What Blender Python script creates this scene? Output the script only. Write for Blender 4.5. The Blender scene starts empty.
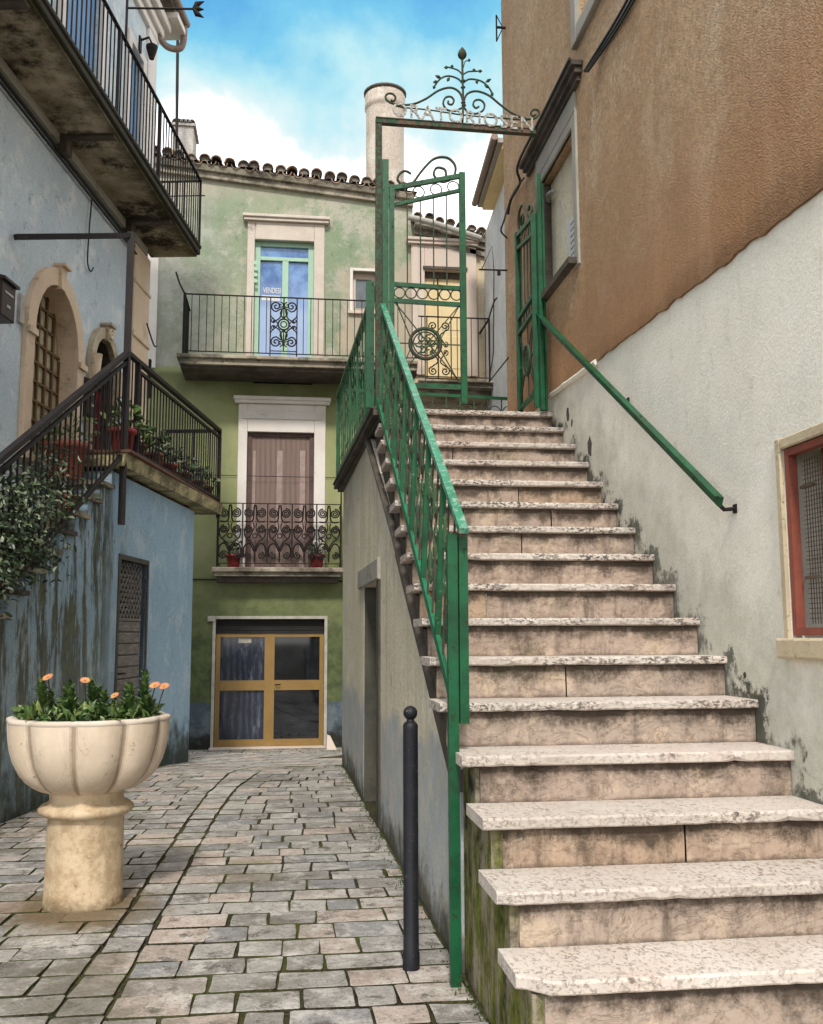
import bpy, bmesh, math, random
from mathutils import Vector, Matrix, noise as mn
random.seed(7)
PI = math.pi
scene = bpy.context.scene
COL = scene.collection
V = Vector

# ------------------------------------------------------------------ camera (eye = world origin, metres)
FOC, PITCH, YAW, ROLL = 980.0, .126, .126, -.0035
cyw, syw, cp, sp = math.cos(YAW), math.sin(YAW), math.cos(PITCH), math.sin(PITCH)
FW = V((syw*cp, cyw*cp, sp))
_r = V((cyw, -syw, 0)); _u = _r.cross(FW)
RT = _r*math.cos(ROLL) + _u*math.sin(ROLL)
UP = -_r*math.sin(ROLL) + _u*math.cos(ROLL)
cam = bpy.data.cameras.new('camera'); co = bpy.data.objects.new('camera', cam); COL.objects.link(co)
M = Matrix((RT, UP, -FW)).transposed().to_4x4(); co.matrix_world = M
cam.sensor_fit = 'VERTICAL'; cam.sensor_height = 36; cam.lens = 36*FOC/1024
cam.clip_start = .05; cam.clip_end = 2000
scene.camera = co

def ray(px, py): return RT*((px-411.5)/FOC) + UP*((512-py)/FOC) + FW

# ------------------------------------------------------------------ wall frames: u along the wall, z up, d out of the wall
class Frame:
    def __init__(s, o, u, n):
        s.o, s.u, s.n = V(o), V(u).normalized(), V(n).normalized()
    def p(s, u, z, d=0): return s.o + s.u*u + s.n*d + V((0, 0, z))
    def px(s, x, y, d=0):            # where the sight line meets this wall (u, z)
        r = ray(x, y); t = s.n.dot(s.o + s.n*d)/s.n.dot(r)
        q = r*t - s.o
        return q.dot(s.u), q.z
    def off(s, d): return Frame(s.o + s.n*d, s.u, s.n)

LA = .159
dL, nL = V((math.sin(LA), math.cos(LA), 0)), V((math.cos(LA), -math.sin(LA), 0))
FL = Frame(nL*-3.12984, dL, nL)           # lower blue wall (stair side)
FU = FL.off(-.65)                         # upper blue wall
FBO = FL.off(-.03)                        # outer edge of the high balcony
FR = Frame((1.955, 0, 0), (0, 1, 0), (-1, 0, 0))
FG = Frame((0, 15.4, 0), (1, 0, 0), (0, -1, 0))
FB = FG.off(.75)
FB2 = FG.off(.4)
FS = Frame((0, 6.95, 0), (1, 0, 0), (0, -1, 0))
def cream_x(y): return .70-(y-4.0)*.0169
FC = Frame((cream_x(0), 0, 0), (-.0169, 1, 0), (-1, -.0169, 0))

def zg(y):
    if y < 10: return -1.31
    if y < 12.4: return -1.31-(y-10)*.085
    return -1.514-(y-12.4)*.06

# ------------------------------------------------------------------ mesh builder
class MB:
    def __init__(s): s.v, s.f, s.mi, s.c, s.sm = [], [], [], [], []
    def add(s, vs, fs, mi=0, c=.5, smooth=False):
        b = len(s.v); s.v += [V(a) for a in vs]
        for f in fs:
            s.f.append([b+i for i in f]); s.mi.append(mi); s.c.append(c); s.sm.append(smooth)
        return s
    def hexa(s, p, mi=0, c=.5):     # p: 4 bottom, 4 top
        return s.add(p, [(3,2,1,0),(4,5,6,7),(0,1,5,4),(1,2,6,5),(2,3,7,6),(3,0,4,7)], mi, c)
    def box(s, F, u0, u1, z0, z1, d0, d1, mi=0, c=.5, bev=0):
        if u0 > u1: u0, u1 = u1, u0
        if z0 > z1: z0, z1 = z1, z0
        if d0 > d1: d0, d1 = d1, d0
        if bev:
            b = bev
            prof = [(d0, 0), (d1-b, 0), (d1, b)]
            vs, fs = [], []
            rings = [(d0, 0), (d1-b, 0), (d1, b)]
            for d, e in rings:
                vs += [F.p(u0+e, z0+e, d), F.p(u1-e, z0+e, d), F.p(u1-e, z1-e, d), F.p(u0+e, z1-e, d)]
            for k in range(2):
                for i in range(4):
                    j = (i+1) % 4
                    fs.append((k*4+i, k*4+j, k*4+4+j, k*4+4+i))
            fs += [(8, 9, 10, 11), (3, 2, 1, 0)]
            return s.add(vs, fs, mi, c)
        p = [F.p(u0,z0,d0),F.p(u1,z0,d0),F.p(u1,z0,d1),F.p(u0,z0,d1),F.p(u0,z1,d0),F.p(u1,z1,d0),F.p(u1,z1,d1),F.p(u0,z1,d1)]
        return s.hexa(p, mi, c)
    def wbox(s, x0, x1, y0, y1, z0, z1, mi=0, c=.5):
        return s.hexa([V((x0,y0,z0)),V((x1,y0,z0)),V((x1,y1,z0)),V((x0,y1,z0)),V((x0,y0,z1)),V((x1,y0,z1)),V((x1,y1,z1)),V((x0,y1,z1))], mi, c)
    def bar(s, a, b, w, t=None, up=V((0,0,1)), mi=0, c=.5):   # rectangular bar: w across, t along 'up'
        a, b = V(a), V(b); t = t or w
        d = (b-a).normalized(); sd = d.cross(up)
        if sd.length < 1e-3: sd = d.cross(V((1,0,0)))
        sd.normalize(); uu = sd.cross(d).normalized()
        sd = sd*w/2; uu = uu*t/2
        return s.hexa([a-sd-uu,a+sd-uu,b+sd-uu,b-sd-uu,a-sd+uu,a+sd+uu,b+sd+uu,b-sd+uu], mi, c)
    def tube(s, pts, r, n=6, mi=0, c=.5, cap=True):
        pts = [V(p) for p in pts]; m = len(pts)
        rs = r if isinstance(r, (list, tuple)) else [r]*m
        vs = []; prev = None
        for i in range(m):
            t = (pts[min(i+1, m-1)]-pts[max(i-1, 0)])
            if t.length < 1e-9: t = V((0,0,1))
            t.normalize()
            if prev is None:
                a = V((0,0,1)) if abs(t.z) < .9 else V((1,0,0))
                nn = t.cross(a).normalized()
            else:
                nn = (prev-t*prev.dot(t))
                nn = nn.normalized() if nn.length > 1e-6 else t.cross(V((1,0,0))).normalized()
            prev = nn; bb = t.cross(nn)
            for k in range(n):
                an = 2*PI*k/n
                vs.append(pts[i]+(nn*math.cos(an)+bb*math.sin(an))*rs[i])
        fs = [(i*n+k, i*n+(k+1)%n, (i+1)*n+(k+1)%n, (i+1)*n+k) for i in range(m-1) for k in range(n)]
        s.add(vs, fs, mi, c, n > 5)
        if cap:
            s.add(vs[:n], [tuple(range(n))[::-1]], mi, c); s.add(vs[-n:], [tuple(range(n))], mi, c)
        return s
    def lathe(s, cx, cy, prof, n=32, mi=0, lobes=0, amp=None, rot=0, c=.5, capb=False, capt=False):
        vs = []
        for k, (r, z) in enumerate(prof):
            for i in range(n):
                a = 2*PI*i/n+rot; rr = r
                if lobes:
                    w = abs(math.cos(a*lobes/2))
                    rr = r*(1-(amp[k] if amp else .04)*(1-w)**1.25)
                vs.append(V((cx+rr*math.cos(a), cy+rr*math.sin(a), z)))
        fs = [(k*n+i, k*n+(i+1)%n, (k+1)*n+(i+1)%n, (k+1)*n+i) for k in range(len(prof)-1) for i in range(n)]
        s.add(vs, fs, mi, c, True)
        if lobes:
            for q_ in range(len(fs)):
                i = q_ % n; a = 2*PI*(i+.5)/n+rot; s.c[len(s.c)-len(fs)+q_] = abs(math.cos(a*lobes/2))
        if capb: s.add(vs[:n], [tuple(range(n))[::-1]], mi, c)
        if capt: s.add(vs[-n:], [tuple(range(n))], mi, c)
        return s
    def poly(s, F, outer, holes=(), d0=-.1, d1=0, mi=0, back=True, c=.5):   # flat slab with holes, in frame coords
        bm = bmesh.new(); loops = [list(outer)]+[list(h) for h in holes]; es = []
        for lp in loops:
            vv = [bm.verts.new((a, b, 0)) for a, b in lp]
            es += [bm.edges.new((vv[i], vv[(i+1) % len(vv)])) for i in range(len(vv))]
        bmesh.ops.triangle_fill(bm, use_beauty=True, use_dissolve=False, edges=es, normal=(0, 0, 1))
        bm.verts.index_update()
        vs = [(v.co.x, v.co.y) for v in bm.verts]; fs = [tuple(v.index for v in f.verts) for f in bm.faces]
        bm.free()
        s.add([F.p(a, b, d1) for a, b in vs], fs, mi, c)
        if back: s.add([F.p(a, b, d0) for a, b in vs], [f[::-1] for f in fs], mi, c)
        for lp in loops:
            n = len(lp)
            s.add([F.p(a, b, d1) for a, b in lp]+[F.p(a, b, d0) for a, b in lp], [(i, (i+1) % n, n+(i+1) % n, n+i) for i in range(n)], mi, c)
        return s
    def build(s, name, mats, parent=None, recalc=True):
        me = bpy.data.meshes.new(name)
        if parent is not None:
            o = V((0, 0, 0)); q = parent
            while q is not None: o += q.location; q = q.parent
        else:
            xs = [v.x for v in s.v]; ys = [v.y for v in s.v]; zs = [v.z for v in s.v]
            o = V(((min(xs)+max(xs))/2, (min(ys)+max(ys))/2, min(zs)))
        me.from_pydata([tuple(v-o) for v in s.v], [], s.f)
        if not isinstance(mats, (list, tuple)): mats = [mats]
        for m in mats: me.materials.append(m)
        me.polygons.foreach_set('material_index', s.mi)
        me.polygons.foreach_set('use_smooth', s.sm)
        at = me.attributes.new('rnd', 'FLOAT', 'FACE')
        at.data.foreach_set('value', s.c)
        if recalc:
            bm = bmesh.new(); bm.from_mesh(me); bmesh.ops.recalc_face_normals(bm, faces=bm.faces); bm.to_mesh(me); bm.free()
        ob = bpy.data.objects.new(name, me); COL.objects.link(ob)
        if parent is not None: ob.parent = parent
        else: ob.location = o
        return ob

def thing(name, loc, label, cat, group=None):
    o = bpy.data.objects.new(name, None); COL.objects.link(o); o.location = V(loc); o.empty_display_size = .2
    o['label'] = label; o['category'] = cat
    if group: o['group'] = group
    return o
def tag(o, label, cat, group=None):
    o['label'] = label; o['category'] = cat
    if group: o['group'] = group
    return o
def struct(o): o['kind'] = 'structure'; return o

def smooth(pts, k=5):
    P = [V(p) for p in pts]; out = []
    for i in range(len(P)-1):
        a, b, c_, d = P[max(i-1, 0)], P[i], P[i+1], P[min(i+2, len(P)-1)]
        for j in range(k):
            t = j/k
            out.append(.5*((2*b)+(c_-a)*t+(2*a-5*b+4*c_-d)*t*t+(3*b-a-3*c_+d)*t**3))
    out.append(P[-1]); return out
def spiral(F, cu, cz, r, turns, a0, sgn=1, d=0, n=14, r1=.12):   # starts on the outside at angle a0, winds inwards
    m = max(6, int(n*turns)); out = []
    for i in range(m+1):
        t = i/m; rr = r*(1-t)+r*r1*t; a = a0+sgn*2*PI*turns*t
        out.append(F.p(cu+rr*math.cos(a), cz+rr*math.sin(a), d))
    return out
def circle(F, cu, cz, r, d=0, n=20):
    return [F.p(cu+r*math.cos(2*PI*i/n), cz+r*math.sin(2*PI*i/n), d) for i in range(n+1)]

# ------------------------------------------------------------------ material kit
class NT:
    def __init__(s, name):
        s.m = bpy.data.materials.new(name); s.m.use_nodes = True; s.t = s.m.node_tree
        s.b = s.t.nodes['Principled BSDF']; s._pos = None
    def n(s, t, ins=None, **pr):
        k = s.t.nodes.new(t)
        for a, b in pr.items(): setattr(k, a, b)
        for a, b in (ins or {}).items(): s.set(k.inputs[a], b)
        return k
    def set(s, sock, v):
        if isinstance(v, bpy.types.NodeSocket): s.t.links.new(v, sock)
        else:
            if sock.type == 'RGBA' and len(v) == 3: v = (*v, 1)
            sock.default_value = v
    def pos(s):
        if s._pos is None: s._pos = s.n('ShaderNodeNewGeometry').outputs['Position']
        return s._pos
    def xyz(s):
        k = s.n('ShaderNodeSeparateXYZ', {0: s.pos()}); return k.outputs
    def vm(s, v, m=(1, 1, 1), a=(0, 0, 0)):
        k = s.n('ShaderNodeVectorMath', operation='MULTIPLY_ADD'); s.set(k.inputs[0], v); s.set(k.inputs[1], m); s.set(k.inputs[2], a)
        return k.outputs[0]
    def noise(s, sc, det=4, rough=.6, vec=None, dist=0, mul=None, col=False):
        v = vec or s.pos()
        if mul: v = s.vm(v, mul)
        k = s.n('ShaderNodeTexNoise', {'Vector': v, 'Scale': sc, 'Detail': det, 'Roughness': rough, 'Distortion': dist})
        return k.outputs['Color' if col else 'Fac']
    def vor(s, sc, vec=None, feature='F1', rnd=1, mul=None):
        v = vec or s.pos()
        if mul: v = s.vm(v, mul)
        k = s.n('ShaderNodeTexVoronoi', {'Vector': v, 'Scale': sc, 'Randomness': rnd}, feature=feature)
        return k.outputs['Distance']
    def mr(s, v, a, b, c=0, d=1, sm=True):
        k = s.n('ShaderNodeMapRange', {'Value': v, 'From Min': a, 'From Max': b, 'To Min': c, 'To Max': d})
        k.interpolation_type = 'SMOOTHSTEP' if sm else 'LINEAR'
        return k.outputs[0]
    def mix(s, f, a, b, bt='MIX'):
        k = s.n('ShaderNodeMix', data_type='RGBA', blend_type=bt)
        s.set(k.inputs[0], f); s.set(k.inputs[6], a); s.set(k.inputs[7], b); return k.outputs[2]
    def ma(s, op, a, b=0, c=0):
        k = s.n('ShaderNodeMath', operation=op); s.set(k.inputs[0], a); s.set(k.inputs[1], b); s.set(k.inputs[2], c); return k.outputs[0]
    def mul(s, *a):
        r = a[0]
        for x in a[1:]: r = s.ma('MULTIPLY', r, x)
        return r
    def rnd(s): return s.n('ShaderNodeAttribute', attribute_name='rnd').outputs['Fac']
    def bump(s, h, st=.5, dist=.01, normal=None):
        k = s.n('ShaderNodeBump', {'Height': h, 'Strength': st, 'Distance': dist})
        if normal: s.set(k.inputs['Normal'], normal)
        return k.outputs[0]
    def out(s, col=None, rough=.85, metal=0, nrm=None, spec=.3, **k):
        if col is not None: s.set(s.b.inputs['Base Color'], col)
        s.set(s.b.inputs['Roughness'], rough); s.set(s.b.inputs['Metallic'], metal)
        s.set(s.b.inputs['Specular IOR Level'], spec)
        if nrm is not None: s.set(s.b.inputs['Normal'], nrm)
        for a, b in k.items(): s.set(s.b.inputs[a], b)
        return s.m

def dotn(N, vec):    # world position dotted with a direction
    k = N.n('ShaderNodeVectorMath', operation='DOT_PRODUCT'); N.set(k.inputs[0], N.pos()); N.set(k.inputs[1], tuple(vec)); return k.outputs['Value']

def stucco(name, c1, c2, c3=None, c4=None, grain=70, gst=.5, lump=5, streak=.5, streakc=(.12, .1, .07), speck=.25, extra=None, rough=.9, blotch=(.5, .62), lumpw=.8, pebble=0, cracks=.45):
    N = NT(name)
    c = N.mix(N.mr(N.noise(.9, 6, .65), .35, .68), c1, c2)
    if c3: c = N.mix(N.mul(N.mr(N.noise(2.3, 8, .75, dist=.1), blotch[0], blotch[1]), .8), c, c3)
    if c4: c = N.mix(N.mul(N.mr(N.noise(6.5, 8, .72, mul=(1, 1, .8)), .56, .68), .75), c, c4)
    # soft rain marks running down
    st = N.mr(N.noise(1.0, 5, .65, mul=(5, 5, .35)), .52, .78)
    c = N.mix(N.mul(st, streak), c, streakc)
    sp_ = N.mr(N.noise(grain, 3, .7), .25, .75, 1-speck, 1+speck*.5, False)
    c = N.mix(1, c, N.n('ShaderNodeCombineColor', {0: sp_, 1: sp_, 2: sp_}).outputs[0], 'MULTIPLY')
    # hairline cracks and pin dirt
    cr = N.mr(N.vor(2.2, vec=N.vm(N.noise(1.3, 5, .6, col=True), (1.6, 1.6, 1.6), N.pos()), feature='DISTANCE_TO_EDGE'), .0, .012, 1, 0)
    cr = N.mul(cr, N.mr(N.noise(.8, 3), .5, .6), cracks)
    c = N.mix(cr, c, (.08, .07, .06))
    if extra: c = extra(N, c)
    h = N.ma('ADD', N.mul(N.noise(grain, 5, .65), 1.0), N.mul(N.noise(lump, 3, .5), lumpw))
    if pebble:
        pb = N.vor(pebble); h = N.ma('ADD', N.mul(h, .8), N.mul(N.mr(pb, 0, .7, 1, 0), .7))
        c = N.mix(N.mr(pb, .35, .75, 0, .25), c, tuple(v*.4 for v in c2))
    return N.out(c, rough, nrm=N.bump(h, gst, .012), spec=.15)

def paint(name, c1, c2=None, rust=(.12, .045, .02), amt=.3, rough=.45, sc=30, metal=0, spec=.4, chip=None):
    N = NT(name); c2 = c2 or tuple(x*.6 for x in c1)
    c = N.mix(N.mr(N.noise(6, 5, .7), .35, .7), c1, c2)
    nz = N.noise(sc, 7, .75)
    f = N.mr(nz, .66-amt*.35, .70-amt*.3)
    c = N.mix(f, c, rust)
    if chip:
        k = N.mr(N.noise(sc*1.7, 5, .7), .66, .69); c = N.mix(N.mul(k, N.mr(N.noise(3.5, 3), .45, .6)), c, chip)
    return N.out(c, N.mr(f, 0, 1, rough, .9), metal, N.bump(N.ma('ADD', N.noise(sc*2, 4), N.mul(f, -.6)), .3, .004), spec)

def plain(name, c1, c2=None, sc=8, rough=.7, bst=.2, spec=.3, grain=60, metal=0):
    N = NT(name); c2 = c2 or tuple(x*.65 for x in c1)
    c = N.mix(N.mr(N.noise(sc, 6, .7), .32, .7), c1, c2)
    g = N.noise(grain, 4, .7)
    c = N.mix(N.mr(g, .3, .75, .3, 0), c, tuple(x*.5 for x in c1))
    return N.out(c, rough, metal, N.bump(g, bst, .005), spec)

def limestone(name, base, dark, pit, dirt=.5, pits=.5, sc=10, vein=True, moss=0, bst=.5, pink=None):
    N = NT(name)
    c = N.mix(N.mr(N.noise(sc*.35, 7, .7), .3, .72), base, dark)
    if pink: c = N.mix(N.mul(N.mr(N.noise(1.4, 4, .6), .42, .62), .7), c, pink)
    if vein:
        w = N.noise(sc*.5, 9, .75, dist=2.5, mul=(.45, 1, 3.0))
        v = N.mr(N.ma('ABSOLUTE', N.ma('SUBTRACT', w, .5)), .0, .02, .7, 0)
        c = N.mix(v, c, tuple(x*.35 for x in dark))
    p = N.mr(N.noise(sc*9, 5, .65, mul=(.6, 1, 1)), .64-.08*pits, .76-.08*pits)
    c = N.mix(N.mul(p, .85), c, pit)
    g = N.mr(N.noise(sc*.28, 8, .75, mul=(1, 1, 1.5)), .64-.2*dirt, .80-.2*dirt)
    c = N.mix(N.mul(g, .75), c, (.045, .038, .03))
    if moss:
        mm = N.mr(N.noise(3.1, 8, .75), .66-.25*moss, .74-.25*moss)
        c = N.mix(mm, c, (.055, .06, .02))
    h = N.ma('SUBTRACT', N.mul(N.noise(sc*4, 6, .7), .7), N.mul(p, .9))
    return N.out(c, .8, nrm=N.bump(h, bst, .006), spec=.25)

# ---- individual materials
def stair_line(N):     # height above the line of the stair nosings
    x, y, z = N.xyz()[0], N.xyz()[1], N.xyz()[2]
    ln = N.ma('MULTIPLY_ADD', y, .175/.2766, -.968-2.83*.175/.2766)
    ln = N.ma('MINIMUM', ln, 1.66)
    return N.ma('SUBTRACT', z, ln)

def white_extra(N, c):
    h = stair_line(N)
    n1 = N.noise(3.2, 7, .72)
    f = N.mr(N.ma('MULTIPLY_ADD', n1, -1.3, h), -.55, -.05, 1, 0)
    c = N.mix(N.mul(f, .5), c, N.mix(N.mr(N.noise(8, 7, .75), .4, .6), (.42, .42, .35), (.24, .25, .18)))
    n2 = N.noise(9, 8, .75)
    yy, zz = N.xyz()[1], N.xyz()[2]
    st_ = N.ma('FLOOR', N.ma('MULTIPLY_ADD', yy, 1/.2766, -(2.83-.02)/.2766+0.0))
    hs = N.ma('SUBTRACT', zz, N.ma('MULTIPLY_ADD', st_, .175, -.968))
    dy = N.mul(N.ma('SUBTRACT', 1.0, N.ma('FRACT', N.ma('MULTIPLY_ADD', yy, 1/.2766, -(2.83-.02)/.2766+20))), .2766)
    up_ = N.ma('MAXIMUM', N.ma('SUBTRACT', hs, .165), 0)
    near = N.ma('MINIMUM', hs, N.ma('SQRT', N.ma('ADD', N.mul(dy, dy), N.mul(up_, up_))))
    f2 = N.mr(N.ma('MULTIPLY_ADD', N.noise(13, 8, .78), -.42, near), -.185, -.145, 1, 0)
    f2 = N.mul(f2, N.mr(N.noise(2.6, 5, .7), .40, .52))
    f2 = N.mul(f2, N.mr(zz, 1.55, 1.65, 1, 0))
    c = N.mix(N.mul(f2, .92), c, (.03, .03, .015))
    g = N.mr(N.noise(.7, 5, .7), .42, .7)
    c = N.mix(N.mul(g, .3), c, (.50, .51, .46))
    return c
M_white = stucco('white_roughcast', (.88, .845, .76), (.84, .80, .71), (.90, .87, .80), (.70, .66, .56), grain=75, gst=.5, lumpw=.35, cracks=.12, streak=.18, streakc=(.36, .36, .3), speck=.12, extra=white_extra)
def brown_extra(N, c):
    z = N.xyz()[2]
    f = N.mr(N.ma('ADD', z, N.mul(N.noise(2, 5), .8)), 2.0, 3.2, 1, 0)
    c = N.mix(N.mul(f, .75), c, (.42, .195, .08))
    bl = N.mr(N.noise(.55, 6, .7, mul=(1, 1, .6)), .42, .62)
    c = N.mix(N.mul(bl, .5), c, (.38, .23, .13))
    sk = N.mr(N.noise(1.0, 6, .7, mul=(3.2, 3.2, .3)), .52, .68)
    c = N.mix(N.mul(sk, .2), c, (.68, .45, .29))
    f = N.mr(N.ma('MULTIPLY_ADD', N.noise(4, 7, .7), -.5, z), 1.38, 1.62, 1, 0)
    return N.mix(N.mul(f, .55), c, (.10, .05, .03))
M_brown = stucco('brown_roughcast', (.66, .46, .295), (.58, .385, .235), (.74, .56, .40), (.45, .29, .175), grain=42, gst=.8, streak=.25, streakc=(.24, .115, .05), speck=.5, extra=brown_extra, lumpw=.3, pebble=120)
def blue_extra(N, c):
    z = N.xyz()[2]
    f = N.mr(N.ma('MULTIPLY_ADD', N.noise(3, 7, .7), -1.2, z), -2.0, -1.6, 1, 0)
    return N.mix(N.mul(f, .85), c, (.05, .055, .03))
def blue_low_extra(N, c):
    s = dotn(N, dL); z = N.xyz()[2]
    sx = N.ma('ADD', s, N.mul(z, .05))
    v1 = N.n('ShaderNodeCombineXYZ', {0: N.mul(sx, 1.0), 1: 3.0, 2: N.mul(z, .10)}).outputs[0]
    v2 = N.n('ShaderNodeCombineXYZ', {0: N.mul(sx, 1.0), 1: 8.0, 2: N.mul(z, .22)}).outputs[0]
    n1 = N.noise(5.2, 4, .65, vec=v1); n2 = N.noise(17, 6, .72, vec=v2)
    below = N.ma('SUBTRACT', N.ma('MULTIPLY_ADD', s, .597, 1.56-9.05*.597), z)
    fade = N.mr(N.ma('MULTIPLY_ADD', n2, 1.2, below), 1.4, 3.4, 1.0, .55)
    big = N.mr(N.ma('MULTIPLY_ADD', N.noise(2.0, 4, .6), 1.2, s), 9.3, 10.3, 1, 0)
    f = N.mr(N.ma('ADD', N.mul(n1, .62), N.mul(n2, .42)), .465, .545)
    f = N.mul(f, big, fade)
    c = N.mix(N.mul(f, .9), c, N.mix(N.mr(N.noise(6, 6, .75), .35, .65), (.03, .03, .014), (.11, .10, .04)))
    c = N.mix(N.mul(N.mr(z, -1.3, 1.2, 1, 0), big, .3), c, (.25, .27, .2))
    f = N.mr(N.ma('MULTIPLY_ADD', N.noise(3, 7, .7), -1.3, z), -2.05, -1.45, 1, 0)
    return N.mix(N.mul(f, .93), c, (.022, .024, .012))
M_blue = stucco('blue_plaster', (.56, .63, .68), (.47, .55, .61), (.72, .74, .74), (.29, .33, .36), grain=55, streak=.6, streakc=(.56, .62, .64), extra=blue_extra)
M_blue_low = stucco('blue_plaster_stained', (.34, .47, .59), (.29, .42, .54), (.44, .55, .63), (.21, .30, .37), grain=55, streak=.25, streakc=(.35, .42, .45), extra=blue_low_extra)
def green_extra(N, c):
    x, y, z = N.xyz()[0], N.xyz()[1], N.xyz()[2]
    n = N.noise(1.1, 6, .7)
    low = N.mr(N.ma('MULTIPLY_ADD', n, .25, z), 4.34, 4.40, 1, 0)
    lc = N.mix(N.mr(N.noise(1.4, 6, .7), .3, .7), (.265, .29, .125), (.34, .35, .19))
    dk = N.mr(N.ma('MULTIPLY_ADD', n, 1.2, z), .3, 2.6, 1, 0)
    lc = N.mix(dk, lc, N.mix(N.mr(N.noise(5, 6, .7), .35, .65), (.12, .145, .065), (.06, .08, .04)))
    c = N.mix(low, c, lc)
    # darker green band below the long balcony
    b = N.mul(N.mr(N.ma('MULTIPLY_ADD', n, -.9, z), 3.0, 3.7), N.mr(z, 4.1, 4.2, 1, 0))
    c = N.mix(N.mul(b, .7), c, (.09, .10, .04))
    gb = N.mr(N.ma('MULTIPLY_ADD', N.noise(8, 4), .06, z), -.98, -.95, 1, 0)
    c = N.mix(gb, c, N.mix(N.mr(N.noise(4, 6, .7), .4, .6), (.07, .095, .12), (.13, .16, .18)))
    gm = N.mr(N.ma('MULTIPLY_ADD', N.noise(6, 6), -.7, z), -1.95, -1.7, 1, 0)
    return N.mix(gm, c, (.03, .03, .025))
def green_up_extra(N, c):
    x, z = N.xyz()[0], N.xyz()[2]
    n = N.noise(1.5, 6, .7)
    # bare beige render around the little window and on the left
    g = N.mul(N.mr(N.ma('MULTIPLY_ADD', n, 1.3, x), 1.35, 1.65), N.mr(N.ma('MULTIPLY_ADD', N.noise(1.8, 5), 1.4, z), 6.6, 6.9, 1, 0))
    c = N.mix(N.mul(g, .85), c, (.44, .37, .29))
    g2 = N.mr(N.ma('MULTIPLY_ADD', n, 2.2, x), -.9, .4, 1, 0)
    c = N.mix(N.mul(g2, .75), c, N.mix(N.mr(N.noise(3, 7, .75), .35, .65), (.46, .45, .41), (.28, .28, .24)))
    tp = N.mr(N.ma('MULTIPLY_ADD', n, .9, z), 7.3, 7.9)
    c = N.mix(N.mul(tp, .6), c, (.46, .40, .32))
    return green_extra(N, c)
M_green = stucco('green_plaster', (.345, .36, .265), (.225, .295, .19), (.45, .42, .35), (.15, .165, .115), grain=40, streak=.6, streakc=(.17, .18, .13), extra=green_up_extra, blotch=(.48, .6))
M_yellow = stucco('cream_yellow_plaster', (.62, .52, .36), (.55, .45, .31), (.66, .58, .45), (.40, .30, .2), grain=40, streak=.4)
def paleh_extra(N, c):
    z = N.xyz()[2]
    f = N.mr(N.ma('MULTIPLY_ADD', N.noise(1.5, 6, .7), 1.6, z), 7.3, 7.7)
    return N.mix(f, c, N.mix(N.noise(3, 6, .7), (.72, .66, .36), (.55, .55, .32)))
M_paleh = stucco('pale_house_plaster', (.60, .60, .61), (.52, .52, .53), (.68, .67, .66), (.42, .42, .42), grain=40, streak=.4, extra=paleh_extra)
def cream_extra(N, c):
    y, z = N.xyz()[1], N.xyz()[2]
    n = N.noise(1.6, 6, .7)
    f = N.mr(N.ma('MULTIPLY_ADD', n, .9, z), -.12, .02, 1, 0)
    c = N.mix(N.mul(f, .8), c, N.mix(N.mr(N.noise(5, 6, .7), .4, .65), (.33, .38, .44), (.46, .46, .42)))
    f = N.mr(N.ma('MULTIPLY_ADD', N.noise(4, 7, .7), -.8, z), -1.72, -1.45, 1, 0)
    c = N.mix(N.mul(f, .9), c, (.06, .055, .035))
    return c
M_cream = stucco('cream_plaster', (.74, .675, .53), (.66, .595, .46), (.80, .75, .64), (.48, .40, .28), grain=45, streak=.55, streakc=(.25, .18, .1), extra=cream_extra, gst=.6)
def moss_side(N, c):
    y, z = N.xyz()[1], N.xyz()[2]
    n = N.noise(4, 8, .75, mul=(1, 1.3, .45))
    c = N.mix(N.mr(n, .40, .56), c, N.mix(N.mr(N.noise(14, 6, .7), .35, .65), (.05, .065, .01), (.17, .18, .03)))
    return N.mix(N.mr(N.noise(2.1, 6, .7), .5, .64), c, (.02, .02, .012))
M_moss = stucco('mossy_render', (.34, .29, .22), (.26, .22, .16), (.4, .35, .27), grain=50, gst=.9, extra=moss_side)
def tread_mat(name, edge):
    N = NT(name)
    c = N.mix(N.mr(N.noise(2.4, 7, .7), .35, .65), (.66, .60, .55), (.57, .495, .44))
    c = N.mix(N.mul(N.mr(N.noise(1.1, 5, .7), .5, .62), .6), c, (.64, .50, .43))
    c = N.mix(N.mul(N.mr(N.rnd(), .3, 1, 0, 1, False), .55), c, (.52, .47, .43))
    # worm-like pores of the travertine
    w = N.noise(85, 6, .68, dist=.5, mul=(.8, .5, 1.0)); p = N.mr(w, .54, .60)
    cl = N.mr(N.noise(3.1, 5, .7), .36, .62)
    c = N.mix(N.mul(p, cl, .75), c, (.22, .16, .125))
    f = N.mr(N.noise(80, 4, .75), .5, .66)
    c = N.mix(N.mul(f, .3), c, (.36, .30, .26))
    g = N.mr(N.noise(1.3, 7, .75), .5, .7)
    c = N.mix(N.mul(g, .35), c, (.40, .36, .32))
    if edge:
        cl = N.mr(N.noise(2.2, 6, .75), .36 if edge > 1 else .50, .56 if edge > 1 else .68)
        bl = N.mr(N.noise(62, 6, .75, mul=(.7, 1, 1.2)), .49, .55)
        c = N.mix(N.mul(cl, bl, .92), c, (.035, .03, .026))
        c = N.mix(N.mul(N.mr(N.noise(1.6, 5), .4, .6), .3), c, (.34, .29, .25))
    return N.out(c, .8, nrm=N.bump(N.ma('SUBTRACT', N.mul(N.noise(60, 5, .7), .5), p), .55, .006), spec=.25)
M_tread = tread_mat('travertine_tread', 0)
M_tread_edge = tread_mat('travertine_tread_edge', 2)
M_tread_edge2 = tread_mat('travertine_edge_clean', 1)
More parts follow.
